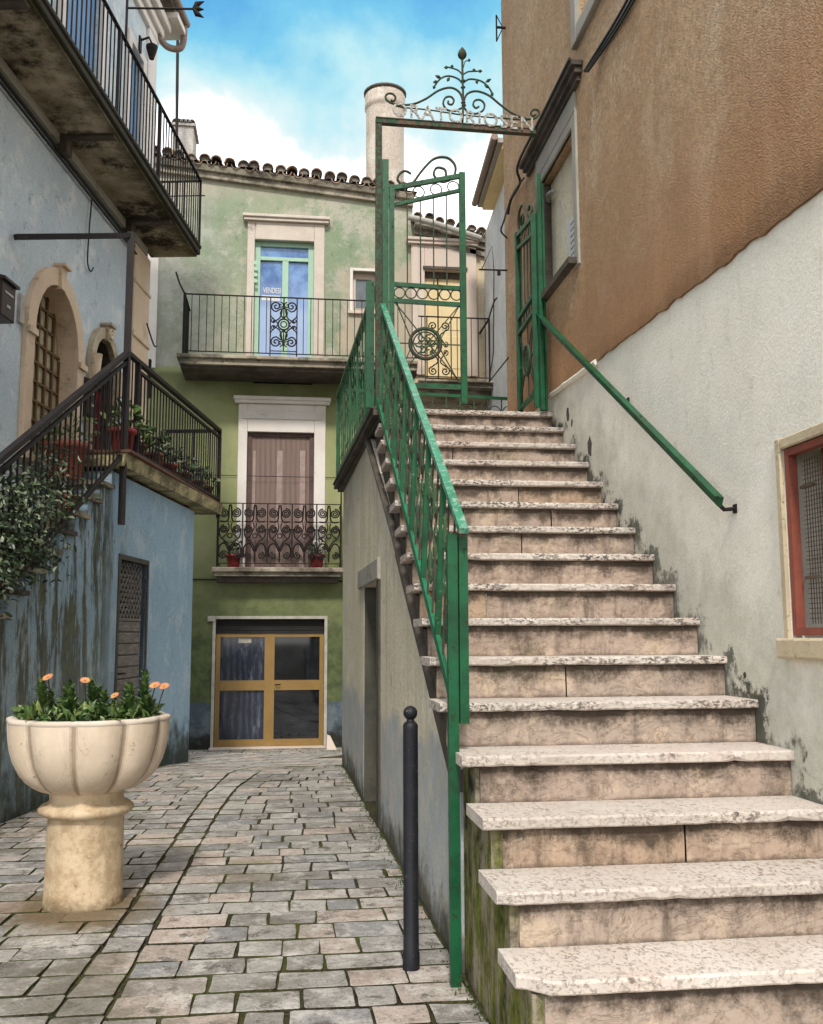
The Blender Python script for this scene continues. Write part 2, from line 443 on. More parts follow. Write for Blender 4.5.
def riser_mat():
    N = NT('pink_stone_riser')
    c = N.mix(N.mr(N.noise(2.2, 6, .7, mul=(1, 1, 2)), .32, .68), (.44, .345, .285), (.32, .245, .20))
    c = N.mix(N.mul(N.mr(N.rnd(), .45, .8), .7), c, (.38, .31, .26))
    c = N.mix(N.mul(N.mr(N.ma('FRACT', N.mul(N.rnd(), 9.1)), .6, .9), .6), c, (.45, .31, .20))
    c = N.mix(N.mul(N.mr(N.noise(3.5, 6, .7), .54, .62), .8), c, (.52, .41, .31))
    w = N.noise(7.5, 8, .72, dist=.9, mul=(.8, 1, 1.5))
    v = N.mr(N.ma('ABSOLUTE', N.ma('SUBTRACT', w, .5)), .0, .010, 1, 0)
    c = N.mix(N.mul(v, N.mr(N.noise(3, 4), .48, .62), .45), c, (.12, .075, .05))
    c = N.mix(N.mul(N.mr(N.noise(22, 7, .78), .5, .62), .4), c, (.20, .13, .09))
    c = N.mix(N.mul(N.mr(N.noise(15, 7, .78), .55, .64), .5), c, (.60, .47, .36))
    st = N.mr(N.noise(1, 7, .72, mul=(9, 9, 1.6)), .50, .72)
    c = N.mix(N.mul(st, .75), c, (.075, .055, .04))
    d = N.mr(N.noise(1.8, 8, .75), .52, .68)
    c = N.mix(N.mul(d, .72), c, (.055, .042, .03))
    g = N.mr(N.noise(2.7, 7, .75), .6, .72)
    c = N.mix(N.mul(g, .6), c, (.09, .095, .035))
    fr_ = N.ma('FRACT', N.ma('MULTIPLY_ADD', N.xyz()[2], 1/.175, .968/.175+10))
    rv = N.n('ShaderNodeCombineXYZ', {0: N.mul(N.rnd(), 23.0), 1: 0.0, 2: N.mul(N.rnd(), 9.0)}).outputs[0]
    tp = N.mr(N.ma('MULTIPLY_ADD', N.noise(4.0, 8, .8, vec=N.vm(N.pos(), (1, 1, .8), rv)), 1.9, fr_), 1.30, 1.72)  # shadow beneath the nosing painted in with grime along the riser top
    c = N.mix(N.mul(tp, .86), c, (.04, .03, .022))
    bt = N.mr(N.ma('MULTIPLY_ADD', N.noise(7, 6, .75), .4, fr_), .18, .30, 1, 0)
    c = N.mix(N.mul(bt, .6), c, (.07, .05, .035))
    gs = N.mr(N.noise(1.6, 8, .8, vec=N.vm(N.pos(), (1, 1, 1.8), rv)), .56, .68)
    c = N.mix(N.mul(gs, .7), c, (.085, .085, .04))
    return N.out(c, .85, nrm=N.bump(N.ma('ADD', N.noise(40, 6, .7), N.mul(v, -.5)), .6, .008), spec=.2)
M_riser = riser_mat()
def cobble_mat():
    N = NT('paving_stone')
    r = N.rnd()
    c = N.mix(N.mr(r, .0, 1, 0, 1, False), (.23, .215, .20), (.42, .395, .37))
    c = N.mix(N.mul(N.mr(N.ma('FRACT', N.mul(r, 7.3)), .62, .9), .7), c, (.50, .39, .33))
    c = N.mix(N.mul(N.mr(N.ma('FRACT', N.mul(r, 13.7)), .78, .9), .8), c, (.22, .225, .235))
    off = N.n('ShaderNodeCombineXYZ', {0: N.mul(r, 31.0), 1: N.mul(r, 17.0), 2: 0.0}).outputs[0]
    v1 = N.vm(N.pos(), (1, 1, 1), off)
    c = N.mix(N.mul(N.mr(N.noise(6, 8, .75, vec=v1), .48, .62), .7), c, (.60, .565, .53))
    c = N.mix(N.mul(N.mr(N.noise(8, 8, .78, vec=v1), .54, .62), .85), c, (.10, .085, .075))
    c = N.mix(N.mul(N.mr(N.noise(45, 6, .78), .50, .64), .65), c, (.13, .115, .10))
    c = N.mix(N.mul(N.mr(N.noise(110, 4, .7), .54, .66), .5), c, (.62, .6, .56))
    c = N.mix(N.mul(N.mr(N.noise(.9, 7, .75), .50, .62), .62), c, (.10, .09, .06))
    c = N.mix(N.mul(N.mr(N.noise(1.7, 8, .75), .60, .70), .55), c, (.16, .17, .06))
    # damp stain round the foot of the planter
    x, y = N.xyz()[0], N.xyz()[1]
    dd = N.ma('SQRT', N.ma('ADD', N.ma('POWER', N.ma('ADD', x, .98), 2), N.ma('POWER', N.ma('SUBTRACT', y, 5.1), 2)))
    c = N.mix(N.mul(N.mr(N.ma('MULTIPLY_ADD', N.noise(5, 6, .7), -.5, dd), -.02, .25, 1, 0), .85), c, (.16, .11, .05))
    w = N.noise(4.2, 8, .7, dist=1.8, vec=v1)
    v = N.mr(N.ma('ABSOLUTE', N.ma('SUBTRACT', w, .5)), .0, .006, .75, 0)
    c = N.mix(v, c, (.07, .06, .05))
    h = N.ma('ADD', N.mul(N.noise(7, 7, .65, vec=v1), 1.8), N.noise(48, 6, .7))
    return N.out(c, N.mr(N.noise(4, 4), .3, .7, .5, .8), nrm=N.bump(h, .8, .010), spec=.35)
M_cobble = cobble_mat()
def joint_mat():
    N = NT('mossy_joint')
    c = N.mix(N.mr(N.noise(1.3, 6, .7), .40, .60), (.028, .024, .018), (.075, .09, .022))
    c = N.mix(N.mr(N.noise(60, 4, .7), .4, .7), c, (.10, .09, .05))
    return N.out(c, .95, nrm=N.bump(N.noise(90, 5, .7), 1, .01), spec=.1)
M_joint = joint_mat()
M_greenp = paint('green_gloss_paint', (.005, .092, .034), (.002, .045, .016), rust=(.02, .035, .015), amt=.25, chip=(.34, .33, .24), rough=.38, sc=26)
M_greenh = paint('worn_green_handrail', (.03, .27, .155), (.006, .13, .06), rust=(.24, .36, .30), amt=.4, rough=.4, sc=30)
M_greenr = paint('mid_green_paint', (.008, .17, .075), (.004, .10, .045), rust=(.05, .08, .04), amt=.25, rough=.42, sc=26)
M_greend = paint('dark_green_iron', (.015, .08, .035), (.02, .05, .03), rust=(.06, .04, .03), amt=.55, rough=.6, sc=40)
M_flake = paint('flaking_cream_paint', (.52, .46, .33), (.36, .27, .16), rust=(.05, .09, .045), amt=.9, rough=.7, sc=42)
M_iron = paint('dark_iron', (.012, .011, .012), (.022, .018, .016), rust=(.05, .03, .02), amt=.3, rough=.62, sc=40, spec=.15)
M_irong = paint('grey_painted_iron', (.045, .045, .05), (.03, .03, .033), rust=(.08, .05, .035), amt=.3, rough=.45, sc=40)
M_rust = paint('rusty_beam', (.16, .085, .06), (.08, .05, .04), rust=(.02, .08, .045), amt=.5, rough=.8, sc=30)
M_letter = paint('weathered_letter_metal', (.50, .50, .47), (.38, .38, .36), rust=(.16, .12, .09), amt=.5, rough=.6, sc=60)
M_bollard = paint('bollard_paint', (.010, .011, .016), (.016, .017, .022), rust=(.1, .085, .07), amt=.16, rough=.5, sc=50, spec=.25)
M_darkstone = limestone('blackened_stone', (.12, .10, .085), (.06, .05, .04), (.02, .016, .012), dirt=.8, pits=.9, sc=9, vein=False)
M_palestone = limestone('pale_limestone', (.62, .54, .46), (.54, .45, .38), (.2, .15, .12), dirt=.2, pits=.4, sc=5, vein=False, pink=(.60, .47, .41), bst=.3)
M_arch = limestone('arch_limestone', (.68, .54, .40), (.58, .44, .32), (.16, .1, .07), dirt=.35, pits=.4, sc=5, vein=False, bst=.4)
M_sillstone = limestone('weathered_cream_stone', (.58, .49, .34), (.44, .36, .25), (.15, .11, .08), dirt=.6, pits=.6, sc=9, vein=False, bst=.7)
M_jambd = limestone('jamb_recess_shade', (.10, .095, .075), (.05, .048, .04), (.04, .035, .03), dirt=.6, pits=.5, sc=6, vein=False)  # dark jamb colour stands in for shade inside the doorway recess
M_black = limestone('black_mossy_edge', (.05, .045, .032), (.03, .028, .018), (.012, .01, .008), dirt=.5, pits=.7, sc=14, vein=False, bst=1)
M_whitestone = limestone('whitewashed_stone', (.74, .70, .66), (.66, .60, .56), (.35, .28, .25), dirt=.12, pits=.3, sc=5, vein=False, bst=.25)
M_pinkstone = limestone('pinkish_stone', (.60, .53, .46), (.50, .42, .36), (.3, .22, .18), dirt=.3, pits=.5, sc=6, vein=False, bst=.4)
M_greystone = limestone('grey_stone', (.38, .36, .32), (.30, .28, .25), (.1, .09, .08), dirt=.45, pits=.5, sc=7, vein=False)
M_slab = limestone('mossy_slab', (.42, .37, .29), (.26, .22, .17), (.08, .07, .05), dirt=.95, pits=.6, sc=6, vein=False, moss=.35)
def under_mat():
    N = NT('stained_balcony_soffit')
    c = N.mix(N.mr(N.noise(2, 7, .7), .35, .65), (.46, .39, .30), (.24, .195, .14))
    c = N.mix(N.mr(N.noise(1.3, 8, .75), .46, .6), c, (.035, .03, .022))
    dd = dotn(N, nL); ed = N.mr(N.ma('MULTIPLY_ADD', N.noise(4, 7, .75), .35, dd), -3.20, -2.98)
    c = N.mix(N.mul(ed, .85), c, (.04, .038, .018))
    c = N.mix(N.mul(N.mr(N.noise(3.3, 7, .75), .56, .66), .8), c, (.09, .095, .02))
    c = N.mix(N.mul(N.mr(N.noise(4.1, 7, .75), .6, .7), .7), c, (.36, .30, .22))
    return N.out(c, .9, nrm=N.bump(N.noise(20, 6, .7), .6, .01), spec=.1)
M_under = under_mat()
def urn_mat(name, a, b):
    N = NT(name)
    c = N.mix(N.mr(N.noise(3, 7, .7), .35, .65), a, b)
    z = N.xyz()[2]
    g = N.ma('MULTIPLY_ADD', N.noise(14, 7, .75), -.35, N.rnd())
    c = N.mix(N.mul(N.mr(g, -.12, .13, 1, 0), .62), c, (.17, .115, .065))
    low = N.mr(N.ma('MULTIPLY_ADD', N.noise(6, 7, .75), -.35, z), -1.03, -.80, 1, 0)
    c = N.mix(N.mul(low, N.mr(N.noise(9, 7, .78), .42, .62), .6), c, (.30, .2, .11))
    pt = N.mr(N.noise(26, 5, .75), .60, .68); pt = N.mul(pt, N.mr(N.noise(3.5, 4), .45, .6))
    c = N.mix(N.mul(pt, .85), c, (.12, .08, .05))
    w = N.noise(2.6, 6, .6, dist=1.2, mul=(1, 1, .5)); cr = N.mr(N.ma('ABSOLUTE', N.ma('SUBTRACT', w, .47)), 0, .003, .7, 0)
    c = N.mix(N.mul(cr, N.mr(N.noise(1.5, 3), .5, .6)), c, (.1, .07, .05))
    ft = N.mr(N.ma('MULTIPLY_ADD', N.noise(9, 7, .75), -.12, z), -1.37, -1.30, 1, 0)
    c = N.mix(N.mul(ft, .8), c, (.11, .075, .035))
    st = N.mr(N.noise(1, 5, .7, mul=(14, 14, 1.2)), .5, .7)
    c = N.mix(N.mul(st, .3), c, (.50, .39, .27))
    return N.out(c, .75, nrm=N.bump(N.ma('SUBTRACT', N.noise(50, 5, .7), pt), .3, .004), spec=.25)
M_urn = urn_mat('urn_stone', (.72, .60, .48), (.61, .495, .38))
M_urnp = urn_mat('pedestal_stone', (.66, .525, .36), (.57, .44, .295))
M_urn_rim = limestone('urn_rim_stone', (.66, .58, .5), (.55, .46, .38), (.25, .2, .15), dirt=.3, pits=.3, sc=8, vein=False, bst=.3)
M_soil = plain('soil', (.05, .035, .025), rough=.95, bst=1)
def tile_mat():
    N = NT('old_roof_tile')
    c = N.mix(N.rnd(), (.26, .16, .115), (.40, .28, .20))
    c = N.mix(N.mr(N.noise(6, 7, .75), .42, .58), c, (.06, .05, .045))
    c = N.mix(N.mul(N.mr(N.noise(9, 6, .75), .56, .66), .7), c, (.28, .26, .2))
    return N.out(c, .9, nrm=N.bump(N.noise(40, 5, .7), .6, .008), spec=.1)
M_tile = tile_mat()
M_mortar = plain('roof_mortar', (.30, .26, .21), (.16, .14, .12), rough=.95, bst=1)
M_brass = plain('brass_anodised_frame', (.36, .22, .07), (.28, .17, .055), sc=3, rough=.38, bst=.08, spec=.6, metal=.35)
M_dark = plain('dark_interior', (.012, .012, .014), rough=.9)
def glass_dark():
    N = NT('dark_door_glass')
    c = N.mix(N.mr(N.noise(2.4, 5, .6, mul=(1, 1, 1.5)), .4, .75), (.006, .007, .010), (.018, .02, .026))
    return N.out(c, .04, 0, spec=.6)
M_glassd = glass_dark()
def curtain_mat():
    N = NT('curtain_behind_glass')
    x, z = N.xyz()[0], N.xyz()[2]
    w = N.ma('SINE', N.ma('MULTIPLY_ADD', x, 60, N.mul(N.noise(3, 4, .6, mul=(1, 1, .5)), 14)))
    c = N.mix(N.mul(N.mr(w, -.6, 1), N.mr(N.noise(2.2, 4, .6), .35, .6)), (.022, .026, .045), (.055, .066, .10))
    c = N.mix(N.mul(N.mr(N.noise(11, 6, .75, mul=(1, 1, .22)), .54, .68), .4), c, (.24, .27, .34))
    return N.out(c, .06, spec=.5)
M_curtain = curtain_mat()
def blueglass():
    N = NT('blue_glass_painted_reflection')
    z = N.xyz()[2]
    c = N.mix(N.mr(N.noise(3, 5, .65), .38, .66), (.03, .10, .30), (.14, .28, .55))  # blue reflection and paler patches painted into the pane colour
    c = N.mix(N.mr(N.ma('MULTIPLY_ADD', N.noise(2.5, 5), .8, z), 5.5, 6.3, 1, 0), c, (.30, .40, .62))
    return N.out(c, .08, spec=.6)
M_blueglass = blueglass()
M_greyglass = plain('grey_window_glass', (.16, .19, .21), (.10, .12, .14), sc=4, rough=.15, bst=0, spec=.6)
M_mint = plain('mint_door_paint', (.40, .60, .45), (.36, .54, .42), rough=.5, bst=.1)
def bead_mat():
    N = NT('beaded_curtain')
    x, z = N.xyz()[0], N.xyz()[2]
    w = N.ma('SINE', N.mul(x, 330))
    c = N.mix(N.mr(w, -.8, .8), (.17, .115, .10), (.37, .275, .245))
    c = N.mix(N.mul(N.mr(N.noise(1, 5, .6, mul=(9, 9, .4)), .5, .65), .35), c, (.30, .2, .18))
    return N.out(c, .7, nrm=N.bump(w, .8, .006), spec=.2)
M_bead = bead_mat()
M_plum = plain('plum_shutter', (.13, .075, .068), rough=.6)
M_shutter = plain('dark_roller_shutter', (.022, .02, .02), rough=.6)
M_alu = plain('pale_aluminium', (.5, .47, .42), rough=.5)
def wood_slat():
    N = NT('weathered_slats')
    c = N.mix(N.mr(N.noise(2, 6, .7, mul=(3, 3, 22)), .35, .65), (.24, .22, .20), (.14, .125, .115))
    c = N.mix(N.mul(N.mr(N.noise(30, 5, .7), .5, .65), .5), c, (.07, .06, .055))
    return N.out(c, .75, nrm=N.bump(N.noise(3, 5, .7, mul=(2, 2, 40)), .4, .006))
M_slat = wood_slat()
M_yelldoor = plain('ochre_door_paint', (.80, .65, .38), (.74, .58, .32), sc=3, rough=.6, bst=.1)
M_red = plain('red_oxide_frame', (.30, .085, .055), (.20, .06, .045), rough=.55)
M_mesh = plain('steel_mesh', (.13, .09, .06), rough=.6)
M_oldglass = plain('dusty_glass', (.50, .45, .32), (.30, .26, .17), sc=6, rough=.25, bst=.1, spec=.5)
M_brownwood = plain('brown_door_wood', (.16, .09, .035), (.10, .055, .025), rough=.6)
M_redcurtain = plain('red_curtain', (.16, .012, .018), (.05, .006, .008), rough=.9)
M_box = plain('dark_brown_box', (.045, .03, .028), rough=.4, bst=.05)
M_terra = plain('terracotta', (.30, .09, .05), (.22, .06, .035), rough=.75)
M_dterra = plain('dark_terracotta', (.16, .07, .045), (.08, .05, .035), rough=.85)
M_redpot = plain('red_plastic_pot', (.26, .03, .03), (.2, .02, .02), rough=.5)
M_pink = plain('pink_pot', (.5, .33, .25), rough=.7)
M_paper = plain('paper_notice', (.72, .73, .76), (.66, .67, .7), rough=.8, bst=.05)
M_ink = plain('notice_ink', (.22, .22, .26), rough=.8)
M_pale = plain('pale_timber_eave', (.85, .66, .36), (.75, .55, .28), sc=4, rough=.8)
M_gut = plain('copper_gutter', (.28, .2, .16), (.2, .14, .12), rough=.5)
M_cable = plain('black_cable', (.02, .018, .018), rough=.6)
M_petal = plain('orange_petal', (.66, .30, .13), (.55, .2, .12), rough=.6, bst=0)
M_eye = plain('flower_centre', (.5, .32, .05), rough=.8)
def leaf_mat(name, a, b, hi=None):
    N = NT(name)
    c = N.mix(N.rnd(), a, b)
    if hi: c = N.mix(N.mr(N.ma('FRACT', N.mul(N.rnd(), 5.7)), .7, .95), c, hi)
    m = N.out(c, .42, spec=.45); N.b.inputs['Subsurface Weight'].default_value = 0
    return m
M_leaf = leaf_mat('planter_leaf', (.025, .06, .018), (.085, .15, .035), (.19, .24, .08))
M_leafv = leaf_mat('climber_leaf', (.010, .022, .010), (.045, .075, .03), (.22, .26, .17))
M_stem = plain('plant_stem', (.06, .05, .025), rough=.9)
M_weed = leaf_mat('weed_leaf', (.03, .06, .012), (.08, .11, .03))

def rectpx(F, x0, y0, x1, y1, d=0):
    a = F.px(x0, y0, d); b = F.px(x1, y1, d)
    return min(a[0], b[0]), max(a[0], b[0]), min(a[1], b[1]), max(a[1], b[1])
def rectpoly(u0, u1, z0, z1): return [(u0, z0), (u1, z0), (u1, z1), (u0, z1)]

# ------------------------------------------------------------------ leaves
def leaf(mb, p, d, L, w, c, up=None, mi=0, fold=.25, bend=.2):
    d = V(d).normalized(); up = up or V((random.uniform(-1, 1), random.uniform(-1, 1), random.uniform(.2, 1)))
    s = d.cross(up)
    if s.length < 1e-3: s = d.cross(V((1, 0, .2)))
    s.normalize(); nn = s.cross(d).normalized()
    p = V(p); m1 = p+d*L*.35+nn*L*bend*.3; m2 = p+d*L*.75+nn*L*bend*.2; e = p+d*L-nn*L*bend*.3
    k = nn*w*fold
    mb.add([p, m1-s*w*.5+k, m2-s*w*.42+k, e, m2+s*w*.42+k, m1+s*w*.5+k, m1, m2],
           [(0, 6, 1), (1, 6, 7, 2), (2, 7, 3), (0, 5, 6), (5, 4, 7, 6), (4, 3, 7)], mi, c)

# ================================================================== WORLD + LIGHT
SUN_EL, SUN_AZ = math.radians(44), math.radians(187)     # azimuth measured clockwise from +Y
w = bpy.data.worlds.new("World"); scene.world = w; w.use_nodes = True
nt = w.node_tree; nt.nodes.clear()
def wn(t, ins=None, **pr):
    k = nt.nodes.new(t)
    for a, b in pr.items(): setattr(k, a, b)
    for a, b in (ins or {}).items():
        if isinstance(b, bpy.types.NodeSocket): nt.links.new(b, k.inputs[a])
        else: k.inputs[a].default_value = b
    return k
skyn = wn('ShaderNodeTexSky', sky_type='NISHITA', sun_disc=False, sun_elevation=SUN_EL, sun_rotation=SUN_AZ)
bg1 = wn('ShaderNodeBackground', {'Color': skyn.outputs[0], 'Strength': .10})
tc = wn('ShaderNodeTexCoord'); sep = wn('ShaderNodeSeparateXYZ', {0: tc.outputs['Generated']})
n1 = wn('ShaderNodeTexNoise', {'Vector': tc.outputs['Generated'], 'Scale': 2.6, 'Detail': 6, 'Roughness': .55, 'Distortion': .5})
n2 = wn('ShaderNodeTexNoise', {'Vector': tc.outputs['Generated'], 'Scale': 7.0, 'Detail': 7, 'Roughness': .6})
a1 = wn('ShaderNodeMath', {0: n1.outputs['Fac'], 1: .34, 2: sep.outputs[2]}, operation='MULTIPLY_ADD')
a2 = wn('ShaderNodeMath', {0: n2.outputs['Fac'], 1: .20, 2: a1.outputs[0]}, operation='MULTIPLY_ADD')
a3 = wn('ShaderNodeMath', {0: sep.outputs[0], 1: .05, 2: a2.outputs[0]}, operation='MULTIPLY_ADD')
rp = wn('ShaderNodeValToRGB', {0: a3.outputs[0]})
cr = rp.color_ramp
stops = [(.0, (.95, .93, .90)), (.70, (.93, .93, .93)), (.74, (.36, .42, .42)), (.775, (.22, .37, .40)), (.82, (.09, .27, .38)), (.885, (.035, .16, .34)), (.93, (.3, .38, .45)), (.97, (.93, .91, .87))]  # last pale stops, overhead and out of view, added for neutral fill light
cr.elements[0].position, cr.elements[0].color = stops[0][0], (*stops[0][1], 1)
cr.elements[1].position, cr.elements[1].color = stops[-1][0], (*stops[-1][1], 1)
for p_, c_ in stops[1:-1]:
    e = cr.elements.new(p_); e.color = (*c_, 1)
bg2 = wn('ShaderNodeBackground', {'Color': rp.outputs[0], 'Strength': 2.6})
mx = wn('ShaderNodeMixShader', {0: .85, 1: bg1.outputs[0], 2: bg2.outputs[0]})
nt.links.new(mx.outputs[0], wn('ShaderNodeOutputWorld').inputs[0])
sun = bpy.data.lights.new('sun', 'SUN'); sun.energy = 3.2; sun.angle = math.radians(7); sun.color = (1, .94, .84)
so = bpy.data.objects.new('sun', sun); COL.objects.link(so)
sd = V((math.sin(SUN_AZ)*math.cos(SUN_EL), math.cos(SUN_AZ)*math.cos(SUN_EL), math.sin(SUN_EL)))
so.rotation_euler = sd.to_track_quat('Z', 'Y').to_euler(); so.location = sd*30
scene.view_settings.view_transform = 'Standard'; scene.view_settings.look = 'None'; scene.view_settings.exposure = 0

# ================================================================== GROUND + PAVING
g = MB(); g.add([(-300, -300, -2.4), (300, -300, -2.4), (300, 300, -2.4), (-300, 300, -2.4)], [(0, 1, 2, 3)])
struct(g.build('ground', M_joint))
pv = MB()
ys = [-3, 0, 2, 4, 6, 8, 10, 11, 12.4, 14, 16]
for a, b in zip(ys[:-1], ys[1:]):
    pv.add([(-5, a, zg(a)-.004), (5, a, zg(a)-.004), (5, b, zg(b)-.004), (-5, b, zg(b)-.004)], [(0, 1, 2, 3)], 1)
L1 = [(-3, -.84), (3.67, -.8), (4.8, -.75), (6.37, -.714), (7.44, -.69), (8.56, -.65), (9.8, -.545), (10.46, -.37), (11.5, -.1), (13, .5), (14, 1.5)]
L2 = [(-3, -.63), (3.6, -.606), (4.9, -.571), (6.46, -.529), (7.57, -.494), (8.9, -.41), (9.9, -.243), (11, .12), (12.3, .7), (14, 1.9)]
def li(L, y):
    for (a, b), (c_, d) in zip(L[:-1], L[1:]):
        if a <= y <= c_: return b+(d-b)*(y-a)/(c_-a)
    return L[-1][1]
def stone(x0a, x1a, x0b, x1b, y0, y1):     # a = near edge, b = far edge
    j = lambda s=.0075: random.uniform(-s, s)
    A, B, C_, D = V((x0a+j(), y0+j(), 0)), V((x1a+j(), y0+j(), 0)), V((x1b+j(), y1+j(), 0)), V((x0b+j(), y1+j(), 0))
    if (B-A).length < .05 or (C_-D).length < .05: return
    q = [A, B, C_, D]; base = []
    for i in range(4):
        p0, p1, p2 = q[i-1], q[i], q[(i+1) % 4]
        k = random.uniform(.004, .010)
        base += [p1+(p0-p1).normalized()*k, p1+(p2-p1).normalized()*k]
        m = (p1+p2)/2+V((j(.004), j(.004), 0)); base.append(m)
    ctr = sum(base, V((0, 0, 0)))/len(base); n = len(base); vs = []
    tilt = V((j(.012), j(.012), 0)); h = random.uniform(.006, .011)
    for ins, dz in ((0, -.03), (.0005, -.003), (.002, h-.0015), (.008, h)):
        for p in base:
            r = (ctr-p); pp = p+r.normalized()*ins
            vs.append(V((pp.x, pp.y, zg(pp.y)+dz+(pp-ctr).dot(tilt))))
    fs = [(k*n+i, k*n+(i+1) % n, (k+1)*n+(i+1) % n, (k+1)*n+i) for k in range(2) for i in range(n)]
    pv.add(vs, fs, 1, .5)
    fs = [(2*n+i, 2*n+(i+1) % n, 3*n+(i+1) % n, 3*n+i) for i in range(n)]
    fs.append(tuple(range(3*n, 4*n)))
    pv.add(vs, fs, 0, random.random())
G = .0045
GY = .0075
def strip(y0, y1, xa, xb, slant=0):
    # xa, xb: functions giving the ends of the strip
    x = 0; w_tot = max(xb(y0)-xa(y0), xb(y1)-xa(y1))
    if w_tot < .06: return
    cuts = [0]
    while cuts[-1] < w_tot-.05:
        cuts.append(cuts[-1]+random.choice((random.uniform(.15, .22), random.uniform(.22, .34))))
    cuts[-1] = w_tot
    if len(cuts) > 2 and cuts[-1]-cuts[-2] < .1: cuts.pop(-2)
    for a, b in zip(cuts[:-1], cuts[1:]):
        fa, fb = a/w_tot, b/w_tot
        e = lambda y, f: xa(y)+(xb(y)-xa(y))*f
        stone(e(y0, fa)+G, e(y0, fb)-G, e(y1, fa)+G, e(y1, fb)-G, y0+GY, y1-GY)
y = 1.2
while y < 15.2:
    h = random.uniform(.185, .225)
    xr = lambda t: (cream_x(t)-.015) if t < 10.5 else 2.6
    if y < 2.3: xr = lambda t: .71
    strip(y, y+h, lambda t: li(L2, t), xr)
    y += h
y = 1.0
while y < 15.2:
    h = random.uniform(.17, .22)
    strip(y, y+h, lambda t: -3.1+.14*(t-4) if t < 12 else -3, lambda t: li(L1, t))
    y += h
y = 1.1
while y < 12.5:
    h = random.uniform(.18, .27)
    a, b = li(L1, y), li(L2, y); c_, d = li(L1, y+h), li(L2, y+h)
    stone(a+.013, b-.013, c_+.013, d-.013, y+GY, y+h-GY)
    y += h
struct(pv.build('paving', [M_cobble, M_joint]))

# weeds in the joints by the walls: uncountable
wd = MB()
for i in range(700):
    k = random.random()
    if k < .35: yy = random.uniform(4.2, 10.5); xx = cream_x(yy)-abs(random.gauss(0, .05))-.02
    elif k < .5: yy = random.uniform(2.4, 4.1); xx = .69-abs(random.gauss(0, .03))
    elif k < .8:
        s_ = random.uniform(6.5, 12.1); q = FL.p(s_, 0, abs(random.gauss(0, .06))+.01); xx, yy = q.x, q.y
    else: xx, yy = random.uniform(.6, 2), 15.35-abs(random.gauss(0, .05))
    for j in range(2):
        leaf(wd, (xx, yy, zg(yy)), (random.uniform(-.7, .7), random.uniform(-.7, .7), 1), random.uniform(.008, .028), .007, random.random())
o = wd.build('moss_and_weeds', M_weed, recalc=False); o['kind'] = 'stuff'; o['label'] = 'moss and small weeds along the foot of the walls'; o['category'] = 'weeds'

